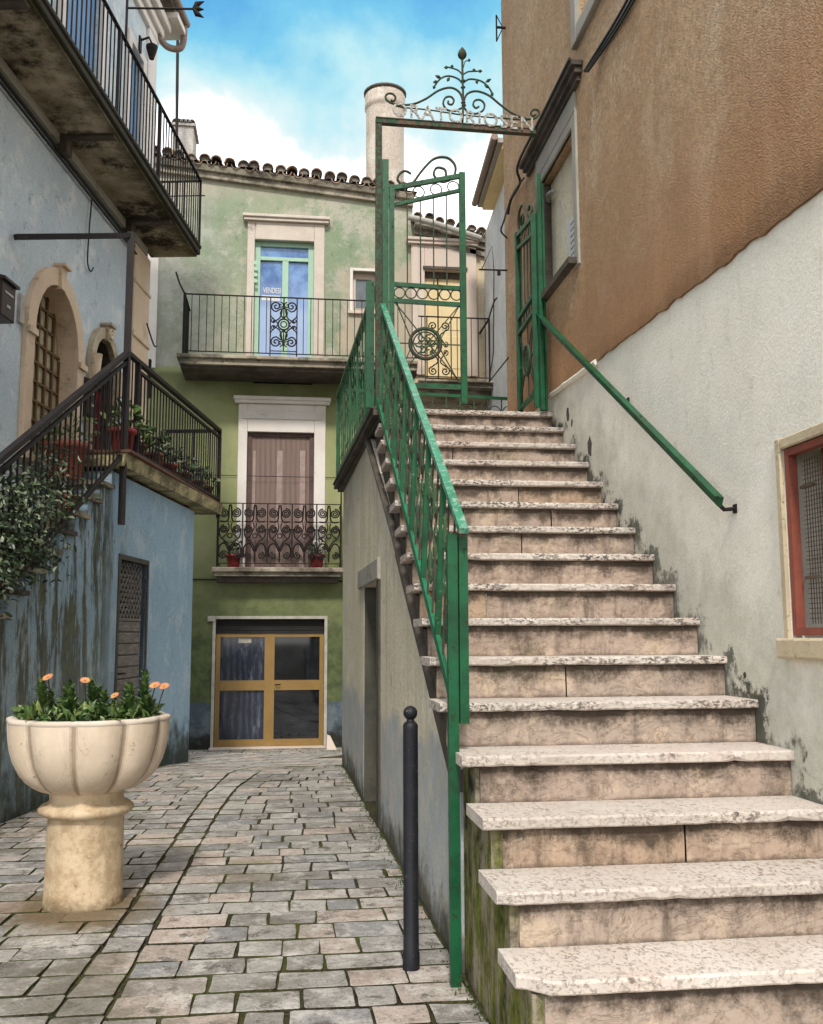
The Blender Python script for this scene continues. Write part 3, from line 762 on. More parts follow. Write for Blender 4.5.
# ================================================================== STONE STAIRCASE
R_, GO, Y1, Z1 = .175, .2766, 2.83, -.968
lpx = {0: (520, 1075), 1: (519, 985), 2: (498, 893), 3: (483, 822), 4: (462, 757), 5: (440, 700), 6: (430, 655.5), 7: (422, 614.5), 8: (414, 581), 9: (407, 551.5), 10: (401, 527), 11: (395, 505), 12: (390, 483), 13: (385.6, 463), 14: (381, 444.5), 15: (379, 426), 16: (378, 411)}
stair = thing('stone_staircase', (1.3, 2.5, -1.31), 'long worn travertine staircase climbing between green railings and the white wall', 'staircase')
rng = random.Random(3)
xl = {}
for i in range(0, 17):
    Y = Y1+(i-1)*GO; Z = Z1+(i-1)*R_
    r = ray(*lpx[i]); xx = (r*(Y/r.y)).x
    xl[i] = max(.56, min(.70, xx))
xl[0] = .70; xl[1] = .665
for i in range(0, 17):
    Y = Y1+(i-1)*GO; Z = Z1+(i-1)*R_
    x0, x1 = xl[i], 1.953
    n = 44; th = .041 if i < 5 else .036
    t = MB(); prof_n = 8; vs = []
    chips = [(rng.uniform(x0+.1, x1-.1), rng.uniform(.012, .04), rng.uniform(.004, .016)) for _ in range(5)]
    back = Y+GO+.04 if i < 16 else Y+4.0
    for k in range(n+1):
        x = x0+(x1-x0)*k/n; q = V((x*5, Y*3, 0))
        e = mn.noise(q*2)*.003+mn.noise(q*7)*.0018
        for cx_, cw, cd in chips: e += cd*math.exp(-((x-cx_)/cw)**2)*(.6+.4*mn.noise(q*9))
        cut = 0
        if i == 1: cut = max(0, (.75-x)/.085)*.10 if x < .75 else 0; cut = min(cut, .07)+ (mn.noise(q*12)*.012 if x < .82 else 0)
        if i == 2: cut = max(0, (.72-x)/.06)*.02
        if i == 5: cut = 0
        yn = Y+e*.4+cut
        zb = Z-th+e*.22+mn.noise(q*3+V((0, 9, 0)))*.001
        b = .006+abs(e)
        prof = [(back, Z-th), (yn+.03, zb), (yn+b*.6, zb+.002), (yn, zb+b), (yn, Z-b*1.1), (yn+b*1.1, Z), (yn+.05, Z), (back, Z)]
        vs += [V((x, a, c)) for a, c in prof]
    P = prof_n
    fs = []; 
    for k in range(n):
        for a in range(P-1): fs.append((k*P+a, (k+1)*P+a, (k+1)*P+a+1, k*P+a+1))
    nose = {2, 3, 4}
    for f in fs:
        pass
    top = [f for f in fs if (f[0] % P) >= 5]; edge = [f for f in fs if (f[0] % P) in (1, 2, 3, 4)]; rest = [f for f in fs if (f[0] % P) == 0]
    tc_ = rng.random(); t.add(vs, top+rest, 0, tc_); t.add(vs, edge, 1, tc_)
    t.add(vs[:P], [tuple(range(P))], 1); t.add(vs[-P:], [tuple(range(P))[::-1]], 1)
    o = t.build('tread', [M_tread, M_tread_edge if i >= 5 else M_tread_edge2], stair)
    # riser below this tread
    zt = Z-th-.002; zb = Z-R_+.001 if i > 0 else -1.33
    rx0 = x0+(.035 if i > 4 else .075)
    if i <= 4: rx0 = max(rx0, .705)
    rs = MB(); yr = Y+.035
    jts = {11: [1.02, 1.55], 10: [1.3], 6: [1.22], 12: [1.42], 14: [1.1], 3: [1.4], 8: [.98]}.get(i, [])
    edges_ = [rx0]+jts+[1.952]
    for xa_, xb_ in zip(edges_[:-1], edges_[1:]):
        n = 12; vs = []; xa2 = xa_+(.003 if xa_ != rx0 else 0); xb2 = xb_-(.003 if xb_ != 1.952 else 0); yo = rng.uniform(-.003, .003) if jts else 0
        for k in range(n+1):
            x = xa2+(xb2-xa2)*k/n
            for zz in (zt, (zt*2+zb)/3, (zt+2*zb)/3, zb):
                vs.append(V((x, yr+yo+mn.noise(V((x*4, zz*9, Y)))*.004, zz)))
        fs = [(k*4+a, (k+1)*4+a, (k+1)*4+a+1, k*4+a+1) for k in range(n) for a in range(3)]
        rs.add(vs, fs, 0, rng.random())
    rs.add([V((rx0, yr, zt)), V((rx0, yr, zb)), V((rx0, yr+.03, zb)), V((rx0, yr+.03, zt))], [(0, 1, 2, 3)], 0)
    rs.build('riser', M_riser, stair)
# moss-grown side of the lowest steps and the dark flank behind the tread ends
sf = MB(); prof = [(2.45, -1.36)]
for i in range(0, 5):
    Y = Y1+(i-1)*GO; Z = Z1+(i-1)*R_
    prof += [(Y+.055, (Z-R_-.05) if i else -1.36), (Y+.055, Z-.05)]
prof = prof[1:]; prof += [(3.97, Z-.05), (3.97, -1.36)]
fm = Frame((0, 0, 0), (0, 1, 0), (-1, 0, 0))
sf.poly(fm, prof, d0=-.95, d1=-.708)
sf.build('mossy_side', M_moss, stair)
fl = MB()
prof = [(3.975, -.62)]
for i in range(5, 17):
    Y = Y1+(i-1)*GO; Z = Z1+(i-1)*R_
    prof += [(Y+.06, Z-R_-.05), (Y+.06, Z-.05)]
prof += [(7.4, 1.6), (7.4, 1.2)]
fl.poly(fm, prof, d0=-.9, d1=-.665)
fl.build('flank', M_darkstone, stair)

# ------------------------------------------------------------------ cream side wall + upper landing
side = thing('side_wall', (.65, 7, -1.31), 'tall cream plaster wall under the staircase with a narrow stone doorway', 'wall')
top = []
dl, dr, dz1, dz0 = 6.93, 8.50, .53, -1.36     # doorway in wall coords
s = MB()
outer = [(3.99, -1.4), (10.5, -1.4), (10.5, 1.56), (7.62, 1.56), (5.94, .62), (4.61, -.17), (4.17, -.36), (3.99, -.46)]
door = rectpoly(7.05, 8.12, -1.395, .40)
s.poly(FC, outer, [door], d0=-.28, d1=0)
s.build('plaster', M_cream, side)
s = MB()
s.box(FC, 6.90, 8.5, .402, .56, -.1, .022, bev=.01)
s.build('lintel', M_greystone, side)
s = MB()
s.box(FC, 6.88, 7.048, -1.32, .40, -.1, .014, bev=.008)
s.box(FC, 8.085, 8.118, -1.39, .398, -.27, -.003)
s.build('door_jamb', M_jambd, side)
s = MB(); s.box(FC, 7.05, 8.12, -1.38, .4, -.27, -.22)
for k in range(6): s.box(FC, 7.07+k*.176, 7.235+k*.176, -1.36, .39, -.22, -.205)
s.build('door_leaf', plain('weathered_grey_door', (.13, .125, .11), (.08, .075, .065), sc=5, rough=.85), side)
s = MB(); s.tube([FC.p(7.62, 1.53, .02), FC.p(5.94, .62, .02), FC.p(4.61, -.17, .02), FC.p(4.17, -.37, .02), FC.p(3.98, -.5, .02)], .026, 8)
s.build('coping_pipe', M_darkstone, side)
# landing slab along the top
s = MB(); A, B = V((.60, 6.9, 0)), V((.488, 10.55, 0))
def sl(mb, inset, z0, z1, mi=0):
    for (ya, yc, ri) in ((A.y, 7.30, .66), (7.30, B.y, None)):
        fa, fc = (ya-A.y)/(B.y-A.y), (yc-A.y)/(B.y-A.y)
        xa, xc = A.x+(B.x-A.x)*fa+inset, A.x+(B.x-A.x)*fc+inset
        ra, rc = (ri, ri) if ri else (1.94, 3.2)
        mb.hexa([V((xa, ya, z0)), V((ra, ya, z0)), V((rc, yc, z0)), V((xc, yc, z0)), V((xa, ya, z1)), V((ra, ya, z1)), V((rc, yc, z1)), V((xc, yc, z1))], mi)
sl(s, 0, 1.585, 1.63); sl(s, .04, 1.555, 1.583); sl(s, -.012, 1.632, 1.648)
s.build('landing_slab', M_darkstone, side)
s = MB(); s.box(FG.off(4.9), .6, 3.2, -1.5, 1.55, -.2, 0); s.build('end_wall', M_cream, side)

# ================================================================== GREEN STAIR RAILING
rail = thing('stair_railing', (.63, 4, -1.31), 'green iron railing with worn turquoise handrail rising up the left of the stone steps', 'railing')
sl_ = R_/GO
def rp_(y, h):
    t = (h-.10)/.71
    return V((.640+.034*t-.004*(y-4), y, -.968+(y-2.83)*sl_+h))
yb, yt = 3.76, 6.86
a, b = rp_(yb, .81), rp_(yt, .81)
s = MB(); s.bar(a-(b-a).normalized()*.05, b, .036, .024); s.build('handrail', M_greenh, rail)
s = MB(); s.bar(a-V((0, 0, .026)), b-V((0, 0, .026)), .026, .016); s.build('upper_strap', M_greend, rail)
s = MB(); a, b = rp_(yb+.1, .10), rp_(yt, .10); s.bar(a, b, .018, .045); s.build('bottom_rail', M_greenr, rail)
s = MB(); s.wbox(.624, .664, 3.80, 3.835, -1.31, rp_(yb, .78).z); s.build('long_post', M_greenp, rail)
s = MB(); s.wbox(.668, .703, 3.79, 3.83, -.335, rp_(yb, .78).z-.01); s.build('newel_post', M_greenp, rail)
N_ = 22
for k in range(1, N_):
    y = yb+(yt-yb)*k/N_
    s = MB()
    if k % 3 == 0:
        s.bar(rp_(y, .11), rp_(y, .79), .026, .026, up=V((0, 1, 0)))
        s.build('baluster', M_greenp, rail)
    else:
        p0, p1 = rp_(y, .11), rp_(y, .79)
        s.bar(p0, p1, .009, .009, up=V((0, 1, 0)), mi=2)
        F_ = Frame((p0.x+.015, 0, 0), (0, 1, 0), (-1, 0, 0))
        for zc, sg in ((.17, 1), (.36, -1), (.55, 1)):
            zc += p0.z-.03; m_ = 1 if random.random() < .45 else 2
            s.tube(spiral(F_, y+.022*sg, zc+.045, .032, 1.2, -PI/2, sg, n=9), .006, 4, m_)
            s.tube(spiral(F_, y-.022*sg, zc-.045, .032, 1.2, PI/2, sg, n=9), .006, 4, m_)
            s.tube([F_.p(y, zc-.08), F_.p(y+.012*sg, zc-.03), F_.p(y-.012*sg, zc+.03), F_.p(y, zc+.08)], [.004, .011, .011, .004], 6, m_)
        s.build('ornamental_baluster', [M_greenp, M_flake, M_greend], rail)

# landing railing, running back from the gate post
lrail = thing('landing_railing', (.55, 8.5, 1.66), 'green iron railing along the dark edge of the upper landing', 'railing')
A2, B2 = V((.625, 7.0, 1.65)), V((.520, 10.35, 1.65))
def lp(t, h): return A2+(B2-A2)*t+V((0, 0, h))
s = MB(); s.bar(lp(0, .92), lp(1, .92), .05, .03); s.build('handrail', M_greenp, lrail)
s = MB(); s.bar(lp(0, .08), lp(1, .08), .02, .04); s.build('bottom_rail', M_greenp, lrail)
s = MB(); s.bar(lp(1, 0), lp(1, .93), .04, .04, up=V((0, 1, 0))); s.build('post', M_greenp, lrail)
s = MB(); o4 = V((-.045, -.03, 0)); s.bar(lp(0.0, 0)+o4, lp(0, .96)+o4, .06, .03, up=V((0, 1, 0))); s.build('post', M_greenp, lrail)
for k in range(1, 15):
    t = k/15; s = MB()
    if k % 3 == 0:
        s.bar(lp(t, .08), lp(t, .91), .022, .022, up=V((0, 1, 0))); s.build('baluster', M_greenp, lrail)
    else:
        p0 = lp(t, 0); F_ = Frame((p0.x, 0, 0), (0, 1, 0), (-1, 0, 0)); yy = p0.y
        s.bar(lp(t, .08), lp(t, .91), .010, .010, up=V((0, 1, 0)), mi=0)
        for zc, sg in ((1.65+.25, 1), (1.65+.48, -1), (1.65+.7, 1)):
            s.tube(spiral(F_, yy+.03*sg, zc+.05, .038, 1.2, -PI/2, sg, n=9), .006, 4, 1)
            s.tube(spiral(F_, yy-.03*sg, zc-.05, .038, 1.2, PI/2, sg, n=9), .006, 4, 1)
        s.build('ornamental_baluster', [M_greenp, M_flake], lrail)
# low back railing of the landing
brail = thing('back_railing', (2, 10.4, 1.66), 'low dark green railing with small arches at the back of the landing beyond the gate', 'railing')
Fb = Frame((0, 10.4, 0), (1, 0, 0), (0, -1, 0))
u0, z0 = Fb.px(388, 386); u1, z1 = Fb.px(507, 397)
s = MB(); s.bar(Fb.p(.55, 2.66), Fb.p(2.62, 2.60), .03, .03); s.bar(Fb.p(.55, 1.75), Fb.p(2.62, 1.75), .02, .03); s.build('handrail', M_greenp, brail)
for k in range(13):
    s = MB(); u = .62+k*.155; s.bar(Fb.p(u, 1.66), Fb.p(u, 2.6), .012, .012, up=V((0, 1, 0)))
    s.tube([Fb.p(u+.0775-.0775*math.cos(a*PI/8), 2.42+.1*math.sin(a*PI/8)) for a in range(9)], .006, 4); s.build('bar', M_greend, brail)

# ================================================================== GATE
gate = thing('gate_arch', (1.27, 6.95, 1.66), 'rusty iron gate arch carrying pale letters and a scrolled crest above the stair top', 'gate arch')
def S(x, y, d=0): u, z = FS.px(x, y, d); return FS.p(u, z, d)
def Zm(x, y, d=0): return S(340+x/3.74, 30+y/3.74, d)       # enlarged-view coordinates of the crest
s = MB(); p = S(380, 118)
s.box(FS, .618, .665, 1.60, p.z, -.03, .02); s.build('left_post', M_greend, gate)
s = MB(); s.box(FS, .668, .715, 1.60, S(380, 160).z, -.03, .02); s.box(FS, .617, .72, 1.60, 1.72, .021, .03); s.build('left_post_stile', M_greenp, gate)
pa, pb = S(376, 121.5), S(541, 133.5)
s = MB(); s.bar(pa, pb, .05, .034); s.bar(pa+V((0, 0, .021)), pb+V((0, 0, .021)), .062, .007); s.build('lintel_beam', M_rust, gate)
# letters
cu = bpy.data.curves.new('lettering', 'FONT'); cu.body = 'ORATORIOSEN'; cu.size = .135; cu.extrude = .004; cu.offset = .001; cu.space_character = 1.12
ot = bpy.data.objects.new('tmp', cu); COL.objects.link(ot)
bpy.context.view_layer.update()
me = bpy.data.meshes.new_from_object(ot.evaluated_get(bpy.context.evaluated_depsgraph_get()))
bpy.data.objects.remove(ot)
xs = [v.co.x for v in me.vertices]; wtot = max(xs)-min(xs); la, lb = Zm(197, 320, .03), Zm(722, 378, .03)
sc_ = (lb-la).length/wtot; dirv = (lb-la).normalized(); x0_ = min(xs)
t = MB(); t.add([la+dirv*((v.co.x-x0_)*sc_)+V((0, 0, 1))*v.co.y*1.15+V((0, -1, 0))*v.co.z for v in me.vertices], [tuple(p.vertices) for p in me.polygons])
# small serifs so the letters read as cut metal capitals
t.build('lettering', M_letter, gate)
def crv(pts, d=0, k=6): return smooth([Zm(x, y, d) for x, y in pts], k)
s = MB()
s.tube(crv([(457, 82), (458, 160), (460, 230), (460, 300), (458, 345)]), .009, 6)
s.tube(crv([(462, 275), (448, 235), (415, 216), (370, 226), (320, 258), (270, 278), (215, 279), (182, 268), (170, 250), (180, 238), (198, 240), (208, 254), (200, 266), (190, 262)]), .0085, 6)
s.tube(crv([(462, 272), (475, 240), (510, 229), (555, 244), (600, 280), (645, 312), (695, 332), (728, 330), (745, 314), (738, 299), (722, 299), (714, 312), (722, 322), (732, 316)]), .0085, 6)
s.tube(crv([(458, 290), (430, 303), (400, 298), (386, 275), (395, 253), (415, 250), (426, 264), (418, 279), (405, 275), (405, 265)]), .008, 6)
s.tube(crv([(464, 290), (480, 308), (510, 313), (535, 300), (540, 278), (525, 262), (505, 264), (498, 280), (508, 292), (520, 286)]), .008, 6)
s.tube(crv([(458, 200), (440, 182), (405, 172), (375, 183), (352, 212)]), .007, 6)
s.tube(crv([(463, 196), (485, 184), (525, 190), (552, 210), (568, 234)]), .007, 6)
s.tube(crv([(458, 168), (440, 150), (405, 139)]), .006, 6); s.tube(crv([(462, 166), (480, 156), (515, 154)]), .006, 6)
s.tube(crv([(462, 140), (468, 118), (480, 115)]), .004, 6)
s.tube(crv([(200, 283), (240, 290), (340, 300), (460, 318), (600, 330), (700, 338)]), .006, 5)
for x, y in ((460, 190), (460, 215), (461, 272), (463, 282)): 
    q = Zm(x, y); s.tube([q-V((0, 0, .012)), q, q+V((0, 0, .012))], [.009, .02, .009], 8)
s.build('scroll_crest', M_greend, gate)
s = MB(); q = Zm(457, 92); s.lathe(q.x, q.y, [(.003, q.z-.05), (.03, q.z-.02), (.036, q.z), (.026, q.z+.03), (.003, q.z+.062)], 12)
for (x, y, dx, dy) in ((355, 208, -6, 12), (378, 180, -22, -10), (366, 192, -18, 4), (410, 178, -10, 14), (405, 139, -16, 2), (418, 142, 2, -12), (566, 232, 6, 16), (545, 195, 20, -12), (510, 186, 4, 16), (516, 154, 16, 0), (500, 156, 2, -12), (478, 114, 10, -2), (540, 205, 20, 12)):
    a, b = Zm(x, y), Zm(x+dx, y+dy); m = (a+b)/2
    s.tube([a, m, b], [.004, .014, .003], 6)
s.build('leaf_ornaments', M_greend, gate)
# right post against the brown wall
s = MB(); s.box(FS, 1.852, 1.882, 1.66, S(542, 175).z, -.03, .02); s.box(FS, 1.888, 1.905, 1.66, S(542, 178).z-.05, -.03, .015); s.build('right_post', M_greenp, gate)
s = MB()
s.bar(FS.p(1.83, pb.z-.01), V((1.95, 6.95, pb.z-.01)), .03, .03); s.build('wall_tie', M_rust, gate)

def gate_leaf(root, F, W, zb, zh, zf, mat=M_greenp):    # u 0 (hinge) .. W (free edge)
    zr1, zr0 = zb+.62*(2.58-1.66)+.30, zb+.62*(2.58-1.66)+.20
    s = MB(); s.box(F, W-.045, W, zb, zf+.01, -.02, .02); s.box(F, 0, .035, zb, zh, -.02, .02)
    def bar2(za, zc, t=.035): s.hexa([F.p(.036, za-t, -.015), F.p(W-.046, zc-t, -.015), F.p(W-.046, zc-t, .015), F.p(.036, za-t, .015), F.p(.036, za, -.015), F.p(W-.046, zc, -.015), F.p(W-.046, zc, .015), F.p(.036, za, .015)])
    bar2(zh, zf); bar2(zh-.14, zf-.12, .025)
    m1, m0 = 2.60, 2.475
    bar2(m1, m1-.012, .03); bar2(m0, m0-.012, .03); bar2(zb+.14, zb+.135, .03)
    s.build('frame', mat, root)
    s = MB()
    for k in range(6):
        u = .075+(W-.15)*k/5; s.tube(circle(F, u, m0+.048, .040), .005, 5)
    s.build('ring_band', M_greend, root)
    s = MB()
    for k in range(4):
        u = .09+(W-.18)*k/3; zc = zh-.085+(zf-zh)*u/W; s.tube(circle(F, u, zc, .043), .005, 5)
    s.build('ring_band', M_greend, root)
    s = MB()
    for k in range(1, 5):
        u = .035+(W-.08)*k/5; s.bar(F.p(u, m1), F.p(u, zh-.15+(zf-zh)*u/W), .009, .009, up=V((0, 1, 0)))
    s.bar(F.p(W*.46, zb+.12), F.p(W*.46, m0-.03), .008, .008, up=V((0, 1, 0)))
    s.build('bars', M_greend, root)
    s = MB(); cz = (m0+zb+.1)/2
    for a, b in (((.04, m0-.03), (W-.05, zb+.15)), ((.04, zb+.15), (W-.05, m0-.03)), ((.04, cz), (W-.05, cz)), ((.05, m0-.03), (W*.3, cz)), ((W-.05, m0-.03), (W*.62, cz)), ((W*.3, cz), (.05, zb+.15)), ((W*.62, cz), (W-.06, zb+.15))):
        s.bar(F.p(a[0], a[1], .004), F.p(b[0], b[1], .004), .008, .008)
    s.build('cross_bars', M_greend, root)
    s = MB(); s.tube(circle(F, W*.46, cz, .115, .012, 28), .014, 6); s.tube(circle(F, W*.46, cz, .09, .012, 24), .006, 5)
    for a in range(6):
        an = a*PI/3; s.tube(spiral(F, W*.46+.045*math.cos(an), cz+.045*math.sin(an), .034, 1.1, an, 1, .012, 8), .0065, 4, 1)
    s.build('medallion', [M_greend, M_flake], root)
    s = MB()
    top = smooth([F.p(.20*0+u, z) for u, z in ((.16, zh+.10), (.12, zh+.12), (.08, zh+.10), (.06, zh+.05), (.10, zh+.01), (.17, zh+.03), (.24, zh+.13), (.33, zh+.23), (.43, zh+.245), (.49, zh+.18), (.47, zh+.09), (.39, zh+.05), (.33, zh+.10), (.35, zh+.16), (.41, zh+.15), (.42, zh+.10))], 5)
    s.tube([F.p((q-F.o).dot(F.u)*W/.56, q.z, 0) for q in top], .010, 6)
    s.build('scroll_top', M_greend, root)

lf = thing('gate_leaf', (.72, 6.95, 1.66), 'closed left leaf of the green iron gate with ring bands and round medallion', 'gate leaf')
gate_leaf(lf, Frame((.722, 6.95, 0), (1, 0, 0), (0, -1, 0)), .575, 1.70, 3.355, 3.475)
rf = thing('gate_leaf', (1.87, 7.2, 1.66), 'open right leaf of the green iron gate folded back against the brown wall', 'gate leaf')
gate_leaf(rf, Frame((1.842, 7.0, 0), (.02, 1, 0), (-1, .02, 0)), .62, 1.70, 3.22, 3.30)

# ================================================================== RIGHT WALL (brown over white)
bh = thing('brown_building', (2.2, 4, -1.31), 'tall brown roughcast house with a white lower wall flanking the right of the staircase', 'building')
u3 = rectpx(FR, 778, 437, 783, 640)
w3 = rectpoly(2.78, 3.64, -.02, .738)
def jag(p0, p1, n, a):
    out = []
    for i in range(n+1):
        t = i/n; q = (p0[0]+(p1[0]-p0[0])*t, p0[1]+(p1[1]-p0[1])*t+(mn.noise(V((t*31, a*50, 3)))*a if 0 < i < n else 0)); out.append(q)
    return out
bl = jag((-3, 1.38), (3.24, 1.638), 8, .006)+jag((3.24, 1.638), (7.0, 1.79), 60, .022)[1:]+[(8.42, 1.80)]
s = MB()
s.poly(FR, [(-3, -1.5), (8.42, -1.5), (8.42, 2.5), (-3, 2.5)], [w3], d0=-.35, d1=0)
s.build('white_wall', M_white, bh)
w1 = rectpoly(6.26, 7.16, 2.56, 3.52); w2 = rectpoly(5.05, 6.04, 4.14, 5.6)
s = MB(); s.poly(FR, bl+[(8.42, 9.5), (-3, 9.5)], [w1, w2], d0=-.3, d1=.014)
s.build('brown_render', M_brown, bh)
s = MB(); s.box(FG.off(6.98), 1.96, 5, 1.8, 9.4, -.1, 0); s.build('end_wall', M_brown, bh)
# lower lip of the render near the gate
s = MB(); ln = jag((5.9, 1.735), (7.0, 1.785), 12, .01); s.tube([FR.p(a, b, .012) for a, b in ln], .02, 6); s.build('render_lip', M_white, bh)
# window above the gate
wn1 = MB()
wn1.box(FR, 6.17, 6.26, 2.50, 3.60, 0, .03, bev=.006); wn1.box(FR, 7.16, 7.25, 2.50, 3.60, 0, .03, bev=.006)
wn1.box(FR, 6.262, 7.158, 3.52, 3.60, 0, .03, bev=.006)
wo = wn1.build('window', M_greystone, bh)
s = MB(); s.box(FR, 6.27, 7.12, 2.57, 3.51, -.12, -.06); s.build('blocked_panel', M_cream, wo)
s = MB(); s.box(FR, 7.125, 7.158, 2.57, 3.51, -.28, -.004); s.build('jamb_lining', M_darkstone, wo)
s = MB(); s.box(FR, 6.18, 7.24, 3.603, 3.745, .014, .03); s.build('frieze', M_greystone, wo)
s = MB(); s.box(FR, 6.20, 7.22, 2.51, 2.555, 0.031, .09); s.build('sill', M_darkstone, wo)
s = MB(); s.box(FR, 6.29, 6.66, 2.60, 3.0, -.059, -.052); 
no = s.build('notice_board', M_paper, wo)
s = MB()
for r_ in range(7):
    u = 6.6
    while u > 6.33:
        L = random.uniform(.02, .06); s.box(FR, u-L, u, 2.95-r_*.046, 2.962-r_*.046, -.0515, -.050); u -= L+.012
s.build('handwriting', M_ink, no)
s = MB(); s.tube([FR.p(7.14, 3.38, -.05), FR.p(7.0, 3.37, .0), FR.p(6.9, 3.36, -.02)], .018, 6); s.build('pipe_stub', M_greystone, wo)
s = MB(); s.box(FR, 6.02, 7.50, 3.79, 3.83, .014, .07); s.box(FR, 6.0, 7.52, 3.832, 3.865, .014, .095); s.box(FR, 6.05, 7.48, 3.75, 3.788, .014, .045); s.build('cornice', M_darkstone, bh)
wn2 = MB(); wn2.box(FR, 6.04, 6.15, 4.03, 5.7, .014, .05, bev=.006); wn2.box(FR, 4.9, 6.038, 4.03, 4.14, .014, .05, bev=.006); wn2.box(FR, 4.9, 5.05, 4.142, 5.7, .014, .05, bev=.006)
wo = wn2.build('window', M_greystone, bh)
s = MB(); s.box(FR, 5.05, 6.037, 4.14, 5.6, -.12, -.05); s.build('pane', M_darkstone, wo)
# window with red frame and mesh
DU = -.075
FR3 = Frame(FR.p(DU, 0), FR.u, FR.n)
def _p3(u, z, d=0, F=FR3): return F.o + F.u*u + F.n*d + V((0, 0, z*.93-.01 if z > .3 else z-.008))
FR3.p = _p3
wn3 = MB(); wn3.box(FR3, 3.712, 3.752, -.02, .85, 0, .014, bev=.005); wn3.box(FR3, 2.75, 3.71, .80, .845, 0, .014, bev=.005)
wo = wn3.build('window', M_sillstone, bh)
s = MB(); s.box(FR3, 2.7, 3.755, -.085, -.004, 0.0, .05, bev=.01); s.build('sill', M_sillstone, wo)
s = MB(); s.box(FR3, 3.678, 3.708, .005, .797, -.04, -.004); s.box(FR3, 2.87, 3.677, .767, .797, -.04, -.004); s.box(FR3, 2.87, 3.677, .005, .035, -.04, -.004); s.build('red_frame', M_red, wo)
s = MB()
for k in range(1, 42): s.box(FR3, 3.655-k*.019, 3.6575-k*.019, .05, .745, -.05, -.0475)
for k in range(1, 37): s.box(FR3, 2.87, 3.655, .05+k*.019, .0525+k*.019, -.0472, -.045)
s.build('mesh_screen', M_mesh, wo)
s = MB()
for u in (3.60, 3.46, 3.40): s.box(FR3, u-.02, u+.02, .01, .79, -.16, -.11)
s.box(FR3, 2.9, 3.6, .0, .05, -.16, -.115)
s.build('wooden_sash', plain('orange_brown_sash', (.32, .12, .04), (.2, .07, .03)), wo)
s = MB(); s.box(FR3, 3.48, 3.58, .05, .79, -.15, -.14); s.build('pane', plain('dusty_brown_pane', (.22, .17, .11), (.34, .27, .19), sc=12), wo)
s = MB(); s.box(FR3, 2.87, 3.38, .05, .79, -.15, -.14); s.build('pane', M_greyglass, wo)
s = MB()
for zz in (.22, .62):
    s = MB(); s.box(FR3, 3.56, 3.65, zz, zz+.012, -.045, -.03); s.build('hinge', M_mesh, wo)
s = MB(); s.box(FR3, 2.8, 3.75, -.05, .85, -.345, -.2); s.build('dark_interior', M_dark, bh)

# plaster scars on the white wall
s = MB()
for (x, y, r) in ((657, 632, .03), (590, 447, .05), (568, 414, .035), (572, 423, .02), (745, 675, .012)):
    u, z = FR.px(x, y)
    ring = [(u+r*random.uniform(.5, 1.1)*math.cos(a), z+1.5*r*random.uniform(.5, 1.1)*math.sin(a)) for a in [i*2*PI/11 for i in range(11)]]
    s.poly(FR, ring, d0=-.01, d1=.003, back=False)
s.build('plaster_scars', M_darkstone, bh)

# wall handrail
hr = thing('wall_handrail', (1.87, 5.7, .6), 'sloping green handrail bracketed to the white wall right of the steps', 'handrail')
a = FR.p(4.03, .575, .085); b = FR.p(7.0, 2.40, .085)
s = MB(); s.bar(a, b, .018, .046, up=V((0, 0, 1))); s.bar(a+V((-.010, 0, .021)), b+V((-.010, 0, .021)), .036, .010); s.build('rail', M_greenp, hr)
for t in (.012, .45, .97):
    p = a+(b-a)*t; s = MB(); s.tube([p-V((0, 0, .02)), p+V((.03, 0, -.05)), V((1.952, p.y, p.z-.045))], .01, 6); s.box(FR, p.y-.012, p.y+.02, p.z-.065, p.z-.025, 0, .006); s.build('bracket', M_iron, hr)

# cables on the brown wall
cb = MB()
def R2(x, y, d): u, z = FR.px(x, y, d); return FR.p(u, z, d)
for k, o_ in enumerate((0, 5, 9)):
    cb.tube(smooth([R2(634+o_*.8, -12, .03), R2(615+o_*.7, 22, .03), R2(599+o_*.6, 48, .03), R2(584+o_*.4, 72, .09)], 4), .009, 5)
cb.tube(smooth([FR.p(6.02, 3.88, .10), FR.p(6.8, 3.88, .10), FR.p(7.54, 3.88, .10), R2(520, 183, .04), R2(511, 200, .04), R2(508, 214, .03)], 5), .012, 5)
cb.tube(smooth([R2(524, 178, .05), R2(512, 196, .04), R2(503.5, 222, .10), R2(501, 231, .1), R2(507, 238, .02)], 5), .008, 5)
tag(cb.build('wall_cable', M_cable), 'bundle of black cables running along the brown wall above the gate window', 'cable')
# small iron hook at the top of the brown corner
hk = MB(); hk.tube([R2(507, 28, 0), R2(507, 28, .0)+V((-.1, 0, 0))], .012, 6); q = R2(507, 28, 0)+V((-.1, 0, 0)); hk.tube([q+V((0, 0, .12)), q+V((0, 0, -.14))], .008, 5); hk.tube([q+V((0, 0, .12)), q+V((.06, 0, 0)), q+V((0, 0, -.14))], .005, 5)
tag(hk.build('insulator_hook', M_iron), 'small iron insulator hook on the top corner of the brown building', 'hook')

